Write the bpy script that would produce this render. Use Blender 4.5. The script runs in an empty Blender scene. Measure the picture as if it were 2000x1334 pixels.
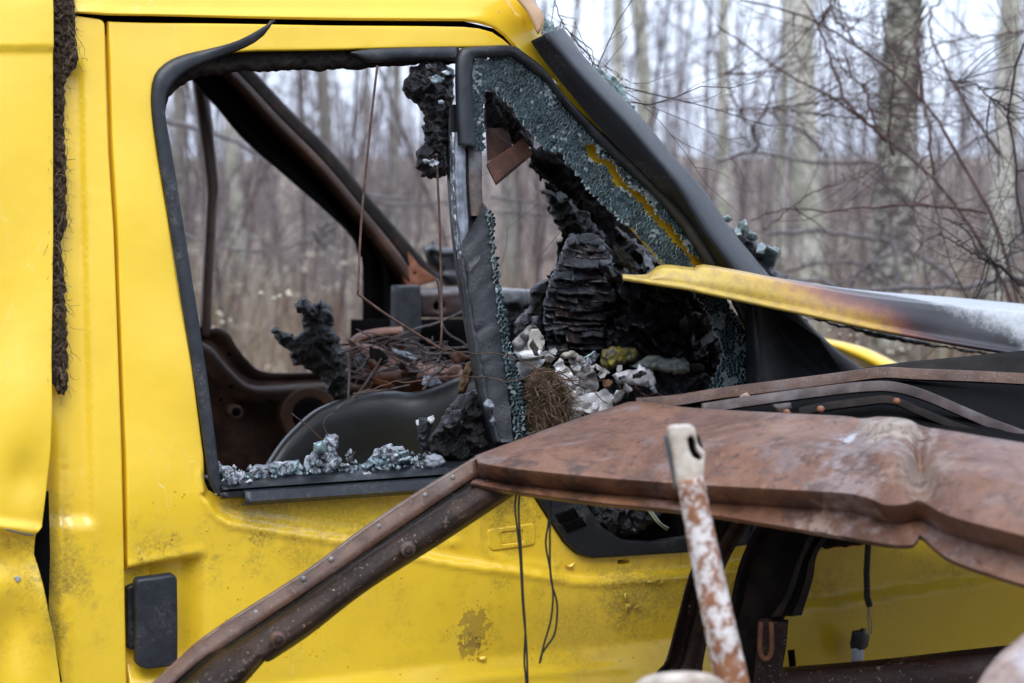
import bpy, math, random
import numpy as np
from mathutils import Vector, Matrix, noise as mn
from mathutils.geometry import delaunay_2d_cdt
SC = bpy.context.scene
COL = SC.collection
R = math.radians
# ------------------------------------------------------------------ camera
CAMP = np.array((-1.472, -3.157, 1.75))
YAW, PITCH, FPX = R(25.0), R(5.5), 3889.0
cd = bpy.data.cameras.new('camera'); cam = bpy.data.objects.new('camera', cd); COL.objects.link(cam)
cam.location = CAMP; cam.rotation_euler = (R(90) - PITCH, 0, -YAW)
cd.sensor_width = 36.0; cd.lens = 36.0 * FPX / 2000.0
cd.clip_start = 0.05; cd.clip_end = 900
cd.dof.use_dof = True; cd.dof.focus_distance = 3.42; cd.dof.aperture_fstop = 4.0
SC.camera = cam
# ------------------------------------------------------------------ overcast sky, weak broad sun, exposure
w = bpy.data.worlds.new('World'); SC.world = w; w.use_nodes = True
wt = w.node_tree; wt.nodes.clear()
SUN_EL, SUN_AZ = R(58), R(205)            # compass-like: from behind and left of the camera
sky = wt.nodes.new('ShaderNodeTexSky'); sky.sky_type = 'NISHITA'; sky.sun_disc = False
sky.sun_elevation = SUN_EL; sky.sun_rotation = SUN_AZ; sky.dust_density = 2.0; sky.air_density = 1.0
hsv = wt.nodes.new('ShaderNodeHueSaturation'); hsv.inputs['Saturation'].default_value = 0.30
wmx = wt.nodes.new('ShaderNodeMixRGB'); wmx.inputs[0].default_value = 0.72
wmx.inputs[2].default_value = (7.9, 9.15, 11.7, 1)       # an even cloud layer over most of the sky
bg = wt.nodes.new('ShaderNodeBackground'); bg.inputs['Strength'].default_value = 0.105
wo = wt.nodes.new('ShaderNodeOutputWorld')
wt.links.new(sky.outputs[0], hsv.inputs['Color']); wt.links.new(hsv.outputs[0], wmx.inputs[1])
wt.links.new(wmx.outputs[0], bg.inputs[0]); wt.links.new(bg.outputs[0], wo.inputs[0])
sd = bpy.data.lights.new('sun', 'SUN'); sun = bpy.data.objects.new('sun', sd); COL.objects.link(sun)
sd.energy = 1.2; sd.angle = R(40); sd.color = (1.0, 0.97, 0.93)
_d = Vector((math.sin(SUN_AZ) * math.cos(SUN_EL), math.cos(SUN_AZ) * math.cos(SUN_EL), math.sin(SUN_EL)))
sun.rotation_euler = (-_d).to_track_quat('-Z', 'Y').to_euler(); sun.location = (-4, -6, 9)
SC.view_settings.view_transform = 'Standard'; SC.view_settings.look = 'None'
SC.view_settings.exposure = 1.0; SC.view_settings.gamma = 1.0
SC.cycles.use_denoising = True
SC.cycles.max_bounces = 6; SC.cycles.transparent_max_bounces = 8; SC.cycles.caustics_reflective = False; SC.cycles.caustics_refractive = False

# ------------------------------------------------------------------ photograph pixels -> places in the world
FW = np.array((math.sin(YAW) * math.cos(PITCH), math.cos(YAW) * math.cos(PITCH), -math.sin(PITCH)))
RT = np.array((math.cos(YAW), -math.sin(YAW), 0.0))
UP = np.cross(RT, FW)
def ray(p):
    p = np.asarray(p, float).reshape(-1, 2)
    return FW + RT * ((p[:, :1] - 1000) / FPX) - UP * ((p[:, 1:2] - 667) / FPX)
def atD(p, d): return CAMP + ray(p) * np.asarray(d, float).reshape(-1, 1)
def atY(p, Y):
    r = ray(p); return CAMP + r * ((np.asarray(Y, float) - CAMP[1]) / r[:, 1]).reshape(-1, 1)
def atYd(x, y, Y): return Vector(atY([(x, y)], Y)[0])
def P3(x, y, d): return Vector(atD([(x, y)], d)[0])
ZB, ZT = 1.13, 1.965
def ys(z):
    h = np.maximum(z - ZB, 0.0)
    y = 0.17 * (np.sqrt(h * h + 0.01) - 0.1)
    return y + 2.6 * np.maximum(z - ZT, 0) ** 2 + 0.05 * np.maximum(0.75 - z, 0)
def onS(p, off=0.0):
    """point of the van's side skin seen at pixel p, moved out of the skin by off"""
    r = ray(p); t = (0.05 - CAMP[1]) / r[:, 1]
    off = np.asarray(off, float)
    for _ in range(7):
        z = CAMP[2] + r[:, 2] * t
        t = (ys(z) - CAMP[1]) / r[:, 1]
    q = CAMP + r * t[:, None]
    e = 1e-3
    sl = (ys(q[:, 2] + e) - ys(q[:, 2] - e)) / (2 * e)
    n = np.stack([np.zeros_like(sl), -np.ones_like(sl), sl], 1); n /= np.linalg.norm(n, axis=1)[:, None]
    return q + n * off.reshape(-1, 1)
def S1(x, y, off=0.0): return Vector(onS([(x, y)], off)[0])

# ------------------------------------------------------------------ mesh helpers
def link(name, v, f, mat=None, parent=None, smooth=True, mats=None, fm=None):
    me = bpy.data.meshes.new(name)
    v = np.asarray(v, float)
    o = bpy.data.objects.new(name, me)
    COL.objects.link(o)
    base = Vector((0, 0, 0))
    if parent is None:
        lo, hi = v.min(0), v.max(0); base = Vector(((lo[0] + hi[0]) / 2, (lo[1] + hi[1]) / 2, lo[2]))
        o.location = base
    else:
        o.parent = parent
        wl = Vector((0, 0, 0)); q = parent
        while q is not None: wl += q.location; q = q.parent
        base = wl
    vv = v - np.array(base)
    if isinstance(f, np.ndarray):
        k = f.shape[1]; n = len(f)
        me.vertices.add(len(vv)); me.vertices.foreach_set('co', vv.ravel())
        me.loops.add(n * k); me.loops.foreach_set('vertex_index', f.ravel().astype(np.int32))
        me.polygons.add(n); me.polygons.foreach_set('loop_start', np.arange(0, n * k, k, dtype=np.int32))
        me.update(calc_edges=True); me.validate()
    else:
        me.from_pydata([tuple(x) for x in vv], [], [tuple(int(i) for i in x) for x in f]); me.update()
    for m in (mats or ([mat] if mat else [])): me.materials.append(m)
    if fm is not None: me.polygons.foreach_set('material_index', np.asarray(fm, np.int32))
    if smooth: me.polygons.foreach_set('use_smooth', np.ones(len(me.polygons), bool))
    return o
def thing(name, loc, label, cat, group=None):
    o = bpy.data.objects.new(name, None); COL.objects.link(o); o.location = loc; o.empty_display_size = 0.1
    return tag(o, label, cat, group)
def tag(o, label=None, cat=None, group=None, kind=None):
    if label: o['label'] = label
    if cat: o['category'] = cat
    if group: o['group'] = group
    if kind: o['kind'] = kind
    return o
def recalc(o):
    import bmesh
    bm = bmesh.new(); bm.from_mesh(o.data); bmesh.ops.recalc_face_normals(bm, faces=bm.faces); bm.to_mesh(o.data); bm.free()
    return o
def solid(o, t, off=-1, bev=0):
    m = o.modifiers.new('thickness', 'SOLIDIFY'); m.thickness = t; m.offset = off; m.use_even_offset = False
    if bev:
        b = o.modifiers.new('edge', 'BEVEL'); b.width = bev; b.segments = 2; b.limit_method = 'ANGLE'
    return o
def autosmooth(o, ang=40):
    me = o.data
    import bmesh
    bm = bmesh.new(); bm.from_mesh(me)
    for e in bm.edges:
        if len(e.link_faces) == 2 and e.calc_face_angle(0) > R(ang): e.smooth = False
    bm.to_mesh(me); bm.free(); return o
def cat(pts, n, closed=False):
    """Catmull-Rom resampling of a polyline to n points"""
    p = np.asarray(pts, float); k = len(p)
    if k == 2 and not closed:
        t = np.linspace(0, 1, n)[:, None]; return p[0] * (1 - t) + p[1] * t
    q = np.vstack([p, p[:1]]) if closed else p
    seg = np.linalg.norm(np.diff(q[:, :2], axis=0), axis=1) + 1e-6
    cum = np.concatenate([[0], np.cumsum(seg)]); m = len(q)
    s = np.linspace(0, cum[-1], n, endpoint=not closed)
    i = np.clip(np.searchsorted(cum, s, 'right') - 1, 0, m - 2); u = ((s - cum[i]) / seg[i])[:, None]
    def g(j):
        if closed: return p[j % k]
        return q[np.clip(j, 0, m - 1)]
    a, b, c, d = g(i - 1), g(i), g(i + 1), g(i + 2)
    return 0.5 * (2 * b + (c - a) * u + (2 * a - 5 * b + 4 * c - d) * u ** 2 + (3 * b - a - 3 * c + d) * u ** 3)
def dens(poly, step):
    p = np.asarray(poly, float); out = []
    for a, b in zip(p, np.roll(p, -1, 0)):
        n = max(1, int(np.ceil(np.linalg.norm(b - a) / step)))
        out.append(a + (b - a) * (np.arange(n) / n)[:, None])
    return np.vstack(out)
def rounded(poly, rad, k=5):
    """polygon with its corners rounded; rad one number or one per corner"""
    p = np.asarray(poly, float); n = len(p); rr = np.broadcast_to(rad, n); out = []
    for i in range(n):
        a, b, c = p[i - 1], p[i], p[(i + 1) % n]
        u, v = a - b, c - b; lu, lv = np.linalg.norm(u), np.linalg.norm(v); r = min(rr[i], lu * .48, lv * .48)
        if r < 0.5: out.append(b[None]); continue
        s, e = b + u / lu * r, b + v / lv * r; t = np.linspace(0, 1, k)[:, None]
        out.append((1 - t) ** 2 * s + 2 * t * (1 - t) * b + t ** 2 * e)
    return np.vstack(out)
def inside(pt, poly):
    x, y = pt[:, 0], pt[:, 1]; c = np.zeros(len(pt), bool); q = np.roll(poly, 1, 0)
    for (x1, y1), (x2, y2) in zip(poly, q):
        if y1 == y2: continue
        k = (y1 > y) != (y2 > y)
        c ^= k & (x < (x2 - x1) * (y - y1) / (y2 - y1) + x1)
    return c
def pdist(pt, line, closed=True):
    """distance of points to a polyline"""
    a = np.asarray(line, float); b = np.roll(a, -1, 0)
    if not closed: a, b = a[:-1], b[:-1]
    d = np.full(len(pt), 1e9)
    for p, q in zip(a, b):
        v = q - p; t = np.clip(((pt - p) @ v) / (v @ v + 1e-9), 0, 1)
        d = np.minimum(d, np.linalg.norm(pt - (p + t[:, None] * v), axis=1))
    return d
def ss(a, b, x):
    t = np.clip((x - a) / (b - a), 0, 1); return t * t * (3 - 2 * t)
def fill(outer, holes=(), step=9, rim=(), seed=1):
    """triangulated flat region; returns points, triangles, number of boundary points, loops, distance to the boundary"""
    loops = [dens(outer, step * .7)] + [dens(h, step * .7) for h in holes]
    rng = np.random.default_rng(seed)
    lo, hi = loops[0].min(0), loops[0].max(0)
    gx, gy = np.meshgrid(np.arange(lo[0], hi[0], step), np.arange(lo[1], hi[1], step * .87))
    gx[1::2] += step / 2
    g = np.stack([gx.ravel(), gy.ravel()], 1) + rng.uniform(-.12, .12, (gx.size, 2)) * step
    ok = inside(g, loops[0])
    for h in loops[1:]: ok &= ~inside(g, h)
    g = g[ok]
    db = np.min([pdist(g, l) for l in loops], 0)
    mn_ = max(step * .45, (max(rim) + step * .3) if len(rim) else 0); g = g[db > mn_]
    extra = []
    for l in loops:
        t = np.roll(l, -1, 0) - np.roll(l, 1, 0); t /= np.linalg.norm(t, axis=1)[:, None] + 1e-9
        nn = np.stack([-t[:, 1], t[:, 0]], 1)
        for r_ in rim:
            for s in (1, -1):
                q = l + nn * r_ * s; okq = inside(q, loops[0])
                for h in loops[1:]: okq &= ~inside(q, h)
                dq = np.min([pdist(q, m) for m in loops], 0)
                extra.append(q[okq & (dq > r_ * .8)])
    bp = np.vstack(loops); pts = np.vstack([bp] + extra + [g]); edges = []; o = 0
    for l in loops:
        n = len(l); edges += [(o + i, o + (i + 1) % n) for i in range(n)]; o += n
    vv, ee, ff, ov, oe, of = delaunay_2d_cdt([Vector(p) for p in pts], edges, [], 0, 1e-5)
    vv = np.array([tuple(a) for a in vv]); ff = np.array([f for f in ff if len(f) == 3])
    c = vv[ff].mean(1); ok = inside(c, loops[0])
    for h in loops[1:]: ok &= ~inside(c, h)
    ff = ff[ok]
    e1, e2 = vv[ff[:, 1]] - vv[ff[:, 0]], vv[ff[:, 2]] - vv[ff[:, 0]]
    fl = (e1[:, 0] * e2[:, 1] - e1[:, 1] * e2[:, 0]) > 0        # image y points down: face the camera
    ff[fl] = ff[fl][:, ::-1]
    used = np.unique(ff); mp = np.full(len(vv), -1); mp[used] = np.arange(len(used)); vv = vv[used]; ff = mp[ff]
    return vv, ff, np.min([pdist(vv, l) for l in loops], 0)
def border(ff):
    """directed boundary edges of a triangle list"""
    e = np.vstack([ff[:, [0, 1]], ff[:, [1, 2]], ff[:, [2, 0]]]); key = {(a, b) for a, b in e.tolist()}
    return np.array([(a, b) for a, b in key if (b, a) not in key])
def panel(name, outer, mat, parent, holes=(), surf=onS, disp=None, step=9, rnd=4.0, rdep=0.003, flange=0.02, off=0.0, fdir=(0, 1, 0)):
    """pressed sheet-metal part: a skin over the surface with rounded edges and a flange turned inwards"""
    rim = (rnd * .3, rnd * .65, rnd) if rnd else ()
    vv, ff, d = fill(outer, holes, step, rim)
    o_ = np.full(len(vv), float(off))
    if disp is not None: o_ += disp(vv[:, 0], vv[:, 1])
    if rnd: t = np.clip(1 - d / rnd, 0, 1); o_ -= rdep * (1 - np.sqrt(np.maximum(0, 1 - t * t)))
    X = surf(vv, o_); F = [tuple(f) for f in ff]
    if flange:
        be = border(ff); ids = np.unique(be); mp = {int(i): len(X) + k for k, i in enumerate(ids)}
        X = np.vstack([X, X[ids] + np.array(fdir) * flange])
        F += [(b, a, mp[a], mp[b]) for a, b in be.tolist()]
    return link(name, X, F, mat, parent)
def nz(X, f, oct=4, kind='ridge', seed=0.0):
    out = np.empty(len(X))
    for i, p in enumerate(X):
        q = Vector((p[0] * f + seed, p[1] * f + seed * .7, p[2] * f - seed))
        if kind == 'ridge': out[i] = mn.ridged_multi_fractal(q, 0.9, 2.1, oct, 1.0, 2.0) * .5 - .6
        elif kind == 'voro':
            dd = mn.voronoi(q)[0]; out[i] = dd[1] - dd[0] + .3 * mn.noise(q * 2.3)
        elif kind == 'cell': out[i] = mn.cell(q)
        else: out[i] = mn.fractal(q, 0.8, 2.0, oct)
    return out
def rough_outline(poly, amp, f, seed):
    p = np.asarray(poly, float)
    if not amp: return p
    return np.array([(x + amp * mn.noise(Vector((x * f, y * f, seed))), y + amp * mn.noise(Vector((x * f, y * f, seed + 9)))) for x, y in p])
def blob(name, outline, Y, thick, mat, parent=None, amp=0.01, freq=30, kind='ridge', step=7, seed=1.0, edge=4, back=.7, extra=None, smooth=True, mats=None, fmf=None, ang=None):
    """a solid chunk: the outline at distance Y, bulging towards and away from the viewer, with a broken surface"""
    ol = rough_outline(dens(outline, step * .6), edge, .09, seed)
    vv, ff, d = fill(ol, (), step)
    B = atY(vv, Y) if np.isscalar(Y) else atD(vv, np.array([Y[0]] * len(vv)))
    wmax = d.max() + 1e-6
    t = np.clip(d / (wmax * .75), 0, 1); h = np.sqrt(1 - (1 - t) ** 2)
    k = nz(B, freq, 4, kind, seed); k2 = nz(B, freq * 3.1, 3, 'ridge', seed + 5)
    fr = thick * h + (amp * k + amp * .35 * k2) * np.minimum(1, h * 1.6)
    if extra is not None: fr = fr + extra(vv[:, 0], vv[:, 1]) * np.minimum(1, h * 2)
    vd = -ray(vv); vd /= np.linalg.norm(vd, axis=1)[:, None]
    jit = np.array([mn.noise_vector(Vector(p) * freq * 1.7) for p in B]) * amp * .5 * h[:, None]
    A = B + vd * fr[:, None] + jit
    bd = np.unique(border(ff)); isb = np.zeros(len(vv), bool); isb[bd] = True
    mp = np.arange(len(vv)); mp[~isb] = len(vv) + np.arange((~isb).sum())
    Bk = (B - vd * (thick * back * h + amp * .5 * k * h)[:, None])[~isb]
    F = np.vstack([ff, mp[ff][:, ::-1]])
    fm = None
    if fmf is not None: fm = np.concatenate([fmf(vv[ff].mean(1)), np.zeros(len(ff), int)])
    o = link(name, np.vstack([A, Bk]), F, mat, parent, smooth, mats, fm)
    if ang: autosmooth(o, ang)
    return o
def sheet(name, outline, Y, mat, parent=None, amp=0.012, freq=25, kind='voro', step=6, seed=1.0, edge=2, thick=.0012, tilt=(0, 0), smooth=False, extra=None):
    """thin crumpled sheet"""
    ol = rough_outline(dens(outline, step * .7), edge, .12, seed)
    vv, ff, d = fill(ol, (), step); c = vv.mean(0)
    Yv = Y + (vv[:, 0] - c[0]) * tilt[0] + (vv[:, 1] - c[1]) * tilt[1]
    B = CAMP + ray(vv) * ((Yv - CAMP[1]) / ray(vv)[:, 1])[:, None]
    k = nz(B, freq, 3, kind, seed)
    h = amp * k
    if extra is not None: h = h + extra(vv[:, 0], vv[:, 1])
    vd = -ray(vv); vd /= np.linalg.norm(vd, axis=1)[:, None]
    o = link(name, B + vd * h[:, None], ff, mat, parent, smooth)
    return solid(o, thick, 0)
def loft(name, rows, n, mat, parent=None, sub=1, thick=0.0, closed=False, smooth=True, dfun=None, ang=None, curve=False, capends=False):
    """skin stretched over rows of (pixel x, pixel y, distance from the camera)"""
    Q = np.array([cat(r_, n) for r_ in rows])
    if sub > 1:
        m = len(Q); tt = np.linspace(0, m - 1, (m - 1) * sub + 1); out = []
        for t in tt:
            i = min(int(t), m - 2); u = t - i
            if curve:
                a, b, c, e = Q[max(i - 1, 0)], Q[i], Q[i + 1], Q[min(i + 2, m - 1)]
                out.append(.5 * (2 * b + (c - a) * u + (2 * a - 5 * b + 4 * c - e) * u * u + (3 * b - a - 3 * c + e) * u ** 3))
            else: out.append(Q[i] * (1 - u) + Q[i + 1] * u)
        Q = np.array(out)
    m = len(Q); q = Q.reshape(-1, 3); d = q[:, 2].copy()
    if dfun is not None: d = d + dfun(q[:, 0], q[:, 1])
    X = atD(q[:, :2], d)
    idx = np.arange(m * n).reshape(m, n); mm = m if closed else m - 1
    F = []
    for i in range(mm):
        a, b = idx[i], idx[(i + 1) % m]
        F += list(zip(a[:-1], b[:-1], b[1:], a[1:]))
    F = [tuple(map(int, f)) for f in F]
    if capends and closed:
        F += [tuple(int(k) for k in idx[:, 0][::-1]), tuple(int(k) for k in idx[:, -1])]
    o = link(name, X, F, mat, parent, smooth)
    if closed: recalc(o)
    if thick: solid(o, thick, 1)
    if ang: autosmooth(o, ang)
    return o
def tubes(P, Rr, k=5):
    """many tubes at once: P (N,m,3), Rr (N,m) -> vertices, quads"""
    P = np.asarray(P, float); Rr = np.asarray(Rr, float); N, m, _ = P.shape
    T = np.gradient(P, axis=1); T /= np.linalg.norm(T, axis=2)[..., None] + 1e-9
    ref = np.where(np.abs(T[..., 2:3]) < .9, np.array((0, 0, 1.0)), np.array((1.0, 0, 0)))
    ref = np.broadcast_to(ref[:, :1], T.shape)
    U = np.cross(T, ref); U /= np.linalg.norm(U, axis=2)[..., None] + 1e-9
    V = np.cross(T, U)
    a = np.arange(k) * 2 * np.pi / k
    X = P[:, :, None] + Rr[:, :, None, None] * (np.cos(a)[:, None] * U[:, :, None] + np.sin(a)[:, None] * V[:, :, None])
    idx = np.arange(N * m * k).reshape(N, m, k); j = np.roll(idx, -1, 2)
    F = np.stack([idx[:, :-1], j[:, :-1], j[:, 1:], idx[:, 1:]], -1).reshape(-1, 4)
    return X.reshape(-1, 3), F
def tube1(name, pts, rad, mat, parent=None, k=8, n=24, straight=False):
    p = np.asarray([tuple(a) for a in pts], float)
    if not straight:
        q = np.hstack([p, np.asarray(np.broadcast_to(rad, len(p)), float)[:, None]]); 
        # arc-length in 3D
        seg = np.linalg.norm(np.diff(p, axis=0), axis=1); cum = np.concatenate([[0], np.cumsum(seg)])
        s = np.linspace(0, cum[-1], n); 
        i = np.clip(np.searchsorted(cum, s, 'right') - 1, 0, len(p) - 2); u = ((s - cum[i]) / (seg[i] + 1e-9))[:, None]
        g = lambda j: q[np.clip(j, 0, len(q) - 1)]
        a, b, c, d = g(i - 1), g(i), g(i + 1), g(i + 2)
        q = .5 * (2 * b + (c - a) * u + (2 * a - 5 * b + 4 * c - d) * u * u + (3 * b - a - 3 * c + d) * u ** 3)
        p, rad = q[:, :3], q[:, 3]
    rad = np.broadcast_to(rad, len(p))
    X, F = tubes(p[None], rad[None], k)
    m = len(p); F = [tuple(f) for f in F] + [tuple(range(k))[::-1], tuple(range((m - 1) * k, m * k))]
    return link(name, X, F, mat, parent)
def merge(parts):
    V, F, o = [], [], 0
    for v, f in parts: V.append(v); F.append(np.asarray(f) + o); o += len(v)
    return np.vstack(V), np.vstack(F)

# ------------------------------------------------------------------ materials
class NT:
    def __init__(s, name):
        s.m = bpy.data.materials.new(name); s.m.use_nodes = True; s.t = s.m.node_tree; s.t.nodes.clear()
        s.out = s.t.nodes.new('ShaderNodeOutputMaterial'); g = s.t.nodes.new('ShaderNodeNewGeometry'); s.pos = g.outputs['Position']; s.geo = g
    def put(s, sock, v):
        if isinstance(v, bpy.types.NodeSocket): s.t.links.new(v, sock)
        elif isinstance(v, (tuple, list)) and len(v) == 3 and sock.type == 'RGBA': sock.default_value = (*v, 1)
        else: sock.default_value = v
    def math(s, op, a, b=0.0, clamp=False):
        n = s.t.nodes.new('ShaderNodeMath'); n.operation = op; n.use_clamp = clamp; s.put(n.inputs[0], a); s.put(n.inputs[1], b); return n.outputs[0]
    def map(s, scale=(1, 1, 1), rot=(0, 0, 0), loc=(0, 0, 0), vec=None):
        n = s.t.nodes.new('ShaderNodeMapping'); s.put(n.inputs['Vector'], vec or s.pos)
        n.inputs['Scale'].default_value = scale; n.inputs['Rotation'].default_value = rot; n.inputs['Location'].default_value = loc; return n.outputs[0]
    def noise(s, sc, det=4, rough=.55, vec=None, dist=0.0, col=False):
        n = s.t.nodes.new('ShaderNodeTexNoise'); s.put(n.inputs['Vector'], vec or s.pos)
        n.inputs['Scale'].default_value = sc; n.inputs['Detail'].default_value = det; n.inputs['Roughness'].default_value = rough; n.inputs['Distortion'].default_value = dist
        return n.outputs['Color' if col else 'Fac']
    def voro(s, sc, feat='F1', vec=None, out='Distance', rnd=1.0):
        n = s.t.nodes.new('ShaderNodeTexVoronoi'); n.feature = feat; s.put(n.inputs['Vector'], vec or s.pos); n.inputs['Scale'].default_value = sc
        n.inputs['Randomness'].default_value = rnd; return n.outputs[out]
    def ramp(s, f, stops, interp='LINEAR'):
        n = s.t.nodes.new('ShaderNodeValToRGB'); n.color_ramp.interpolation = interp; s.put(n.inputs[0], f); e = n.color_ramp.elements
        while len(e) < len(stops): e.new(.5)
        for k, (p, c) in zip(e, stops): k.position = p; k.color = (c, c, c, 1) if isinstance(c, (int, float)) else (*c, 1)
        return n.outputs[0]
    def mix(s, f, a, b, op='MIX'):
        n = s.t.nodes.new('ShaderNodeMixRGB'); n.blend_type = op; s.put(n.inputs[0], f); s.put(n.inputs[1], a); s.put(n.inputs[2], b); return n.outputs[0]
    def rng(s, v, a, b, c=0.0, d=1.0):
        n = s.t.nodes.new('ShaderNodeMapRange'); n.interpolation_type = 'SMOOTHSTEP'; s.put(n.inputs[0], v)
        for i, x in zip((1, 2, 3, 4), (a, b, c, d)): n.inputs[i].default_value = x
        return n.outputs[0]
    def xyz(s, vec=None):
        n = s.t.nodes.new('ShaderNodeSeparateXYZ'); s.put(n.inputs[0], vec or s.pos); return n.outputs
    def spot(s, c, r, wob=.6, sc=(1, 1, 1), f=40):
        """blotch of radius r round a place, with a broken outline"""
        n = s.t.nodes.new('ShaderNodeVectorMath'); n.operation = 'SUBTRACT'; s.put(n.inputs[0], s.pos); n.inputs[1].default_value = tuple(c)
        q = s.map(scale=tuple(1 / (r * k) for k in sc), vec=n.outputs[0])
        l = s.t.nodes.new('ShaderNodeVectorMath'); l.operation = 'LENGTH'; s.put(l.inputs[0], q)
        d = s.math('ADD', l.outputs['Value'], s.math('MULTIPLY', s.math('SUBTRACT', s.noise(f, 5, .65), .5), wob * 4))
        return d
    def bump(s, h, st=.3, dist=.002, nrm=None):
        n = s.t.nodes.new('ShaderNodeBump'); s.put(n.inputs['Height'], h); n.inputs['Strength'].default_value = st; n.inputs['Distance'].default_value = dist
        if nrm: s.put(n.inputs['Normal'], nrm)
        return n.outputs[0]
    def bsdf(s, col, rough=.5, metal=0.0, spec=.5, nrm=None, coat=0.0, coatr=.1, sheen=0.0, out=True):
        n = s.t.nodes.new('ShaderNodeBsdfPrincipled'); s.put(n.inputs['Base Color'], col); s.put(n.inputs['Roughness'], rough); s.put(n.inputs['Metallic'], metal)
        s.put(n.inputs['Specular IOR Level'], spec); n.inputs['Coat Weight'].default_value = coat; n.inputs['Coat Roughness'].default_value = coatr; n.inputs['Sheen Weight'].default_value = sheen
        if nrm: s.put(n.inputs['Normal'], nrm)
        if out: s.t.links.new(n.outputs[0], s.out.inputs[0])
        return n
YEL = (0.86, 0.588, 0.030)
def paint(name, dirt=1.0, peel=(), grime=(), col=YEL, coat=.7):
    s = NT(name); z = s.xyz()[2]; x = s.xyz()[0]
    c = s.mix(s.rng(s.noise(3.2, 3), .3, .7), col, tuple(a * b for a, b in zip(col, (.93, .9, 1.0))))
    fine = s.noise(170, 6, .8); mid = s.noise(16, 5, .7)
    strk = s.noise(1, 5, .7, vec=s.map(scale=(95, 95, 7)))
    belt = s.math('MULTIPLY', s.rng(z, .98, 1.08), s.rng(z, 1.17, 1.13))
    low = s.math('MULTIPLY', s.math('MULTIPLY', s.rng(z, .78, .92), s.rng(z, 1.10, 1.0)), s.rng(x, -.35, .3, .25, 1.0))
    zone = s.math('MAXIMUM', belt, low)
    d1 = s.math('MULTIPLY', s.math('MULTIPLY', s.rng(mid, .46, .72), s.rng(fine, .36, .66)), s.math('ADD', s.math('MULTIPLY', zone, 1.0), .06))
    d2 = s.math('MULTIPLY', s.rng(strk, .60, .80), s.math('ADD', s.math('MULTIPLY', zone, .6), .09))
    dm = s.math('MULTIPLY', s.math('MAXIMUM', d1, d2), dirt, True)
    for cc, r_, st in grime:
        g = s.math('MULTIPLY', s.rng(s.spot(cc, r_, .55, f=30), 1.0, .2), s.math('MULTIPLY', s.rng(fine, .3, .62), st))
        dm = s.math('MAXIMUM', dm, g)
    c = s.mix(s.math('MULTIPLY', dm, .85), c, (.075, .055, .022))
    # thin pale scratches
    e1 = s.voro(5, 'DISTANCE_TO_EDGE', s.map(scale=(5.5, 1, 1.1), rot=(0, R(24), 0)))
    e2 = s.voro(7, 'DISTANCE_TO_EDGE', s.map(scale=(1.2, 1, 4.5), rot=(0, R(-38), 0), loc=(3, 0, 1)))
    sm = s.math('MAXIMUM', s.rng(s.noise(4.2, 3), .52, .66), s.math('MAXIMUM', s.rng(s.spot(S1(325, 985), .13, .3, f=12), 1.1, .5), s.rng(s.spot(S1(60, 560), .10, .3, f=12), 1.1, .6))); sm2 = s.math('MULTIPLY', s.rng(s.noise(60, 3), .40, .6), s.rng(s.noise(14, 3), .40, .56))
    sc = s.math('MULTIPLY', s.math('MAXIMUM', s.rng(e1, .011, .0), s.math('MULTIPLY', s.rng(e2, .007, .0), .6)), s.math('MULTIPLY', sm, sm2))
    c = s.mix(s.math('MULTIPLY', sc, .5), c, (.88, .78, .46))
    vd = s.voro(34, 'F1'); chip = s.math('MULTIPLY', s.rng(vd, .10, .07), s.rng(s.noise(7, 2), .62, .66))
    c = s.mix(chip, c, (.34, .33, .34))
    rough = s.math('ADD', .30, s.math('MULTIPLY', dm, .45))
    hgt = s.math('ADD', s.math('MULTIPLY', s.noise(9, 3), 1.0), s.math('MULTIPLY', fine, .02))
    pm = None
    for cc, r_, sx in peel:
        d = s.spot(cc, r_, 1.1, sx, f=75); k = s.math('MULTIPLY', s.rng(d, 1.0, .35), .30); rimk = s.math('MULTIPLY', s.rng(d, .92, .76), s.math('SUBTRACT', 1.0, k))
        c = s.mix(k, c, s.mix(s.noise(70, 4), (.30, .165, .04), (.46, .29, .12))); c = s.mix(s.math('MULTIPLY', rimk, .55), c, (.16, .10, .02))
        pm = k if pm is None else s.math('MAXIMUM', pm, k)
        rough = s.math('ADD', rough, s.math('MULTIPLY', k, .4))
    h2 = s.math('SUBTRACT', s.math('MULTIPLY', fine, .25), pm if pm is not None else 0.0)
    b = s.bump(hgt, .16, .02); b = s.bump(h2, .35, .0012, b)
    s.bsdf(c, rough, 0, .5, b, coat, .14)
    return s.m
def rust(name, dark, mid, light, sc=9, grey=None, gamt=.5, rough=.72, wet=.25, bump=.5, speck=0.0, streak=None, spec=.45):
    s = NT(name); v = s.map(scale=streak) if streak else s.pos
    a = s.noise(sc, 6, .68, vec=v, dist=.4); b = s.noise(sc * 6.5, 5, .7); f = s.noise(sc * 34, 4, .75)
    c = s.ramp(a, [(.30, dark), (.50, mid), (.68, light)])
    c = s.mix(s.math('MULTIPLY', s.rng(b, .45, .68), .6), c, s.mix(f, dark, mid))
    if grey: c = s.mix(s.math('MULTIPLY', s.rng(s.noise(sc * .7, 5, .6, vec=s.map(loc=(4, 2, 7))), .50, .66), gamt), c, grey)
    c = s.mix(s.math('MULTIPLY', s.rng(f, .62, .74), .35), c, tuple(min(1, k * 1.9) for k in mid))
    if speck: c = s.mix(s.math('MULTIPLY', s.math('MULTIPLY', s.rng(s.noise(sc * 16, 4, .8), .58, .64), s.rng(b, .45, .6)), speck), c, (.48, .36, .27))
    r_ = s.math('SUBTRACT', rough, s.math('MULTIPLY', s.rng(a, .35, .6), wet))
    h = s.math('ADD', s.math('MULTIPLY', b, .6), s.math('MULTIPLY', f, .4))
    s.bsdf(c, r_, 0, spec, s.bump(h, bump, .0022)); return s.m
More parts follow.
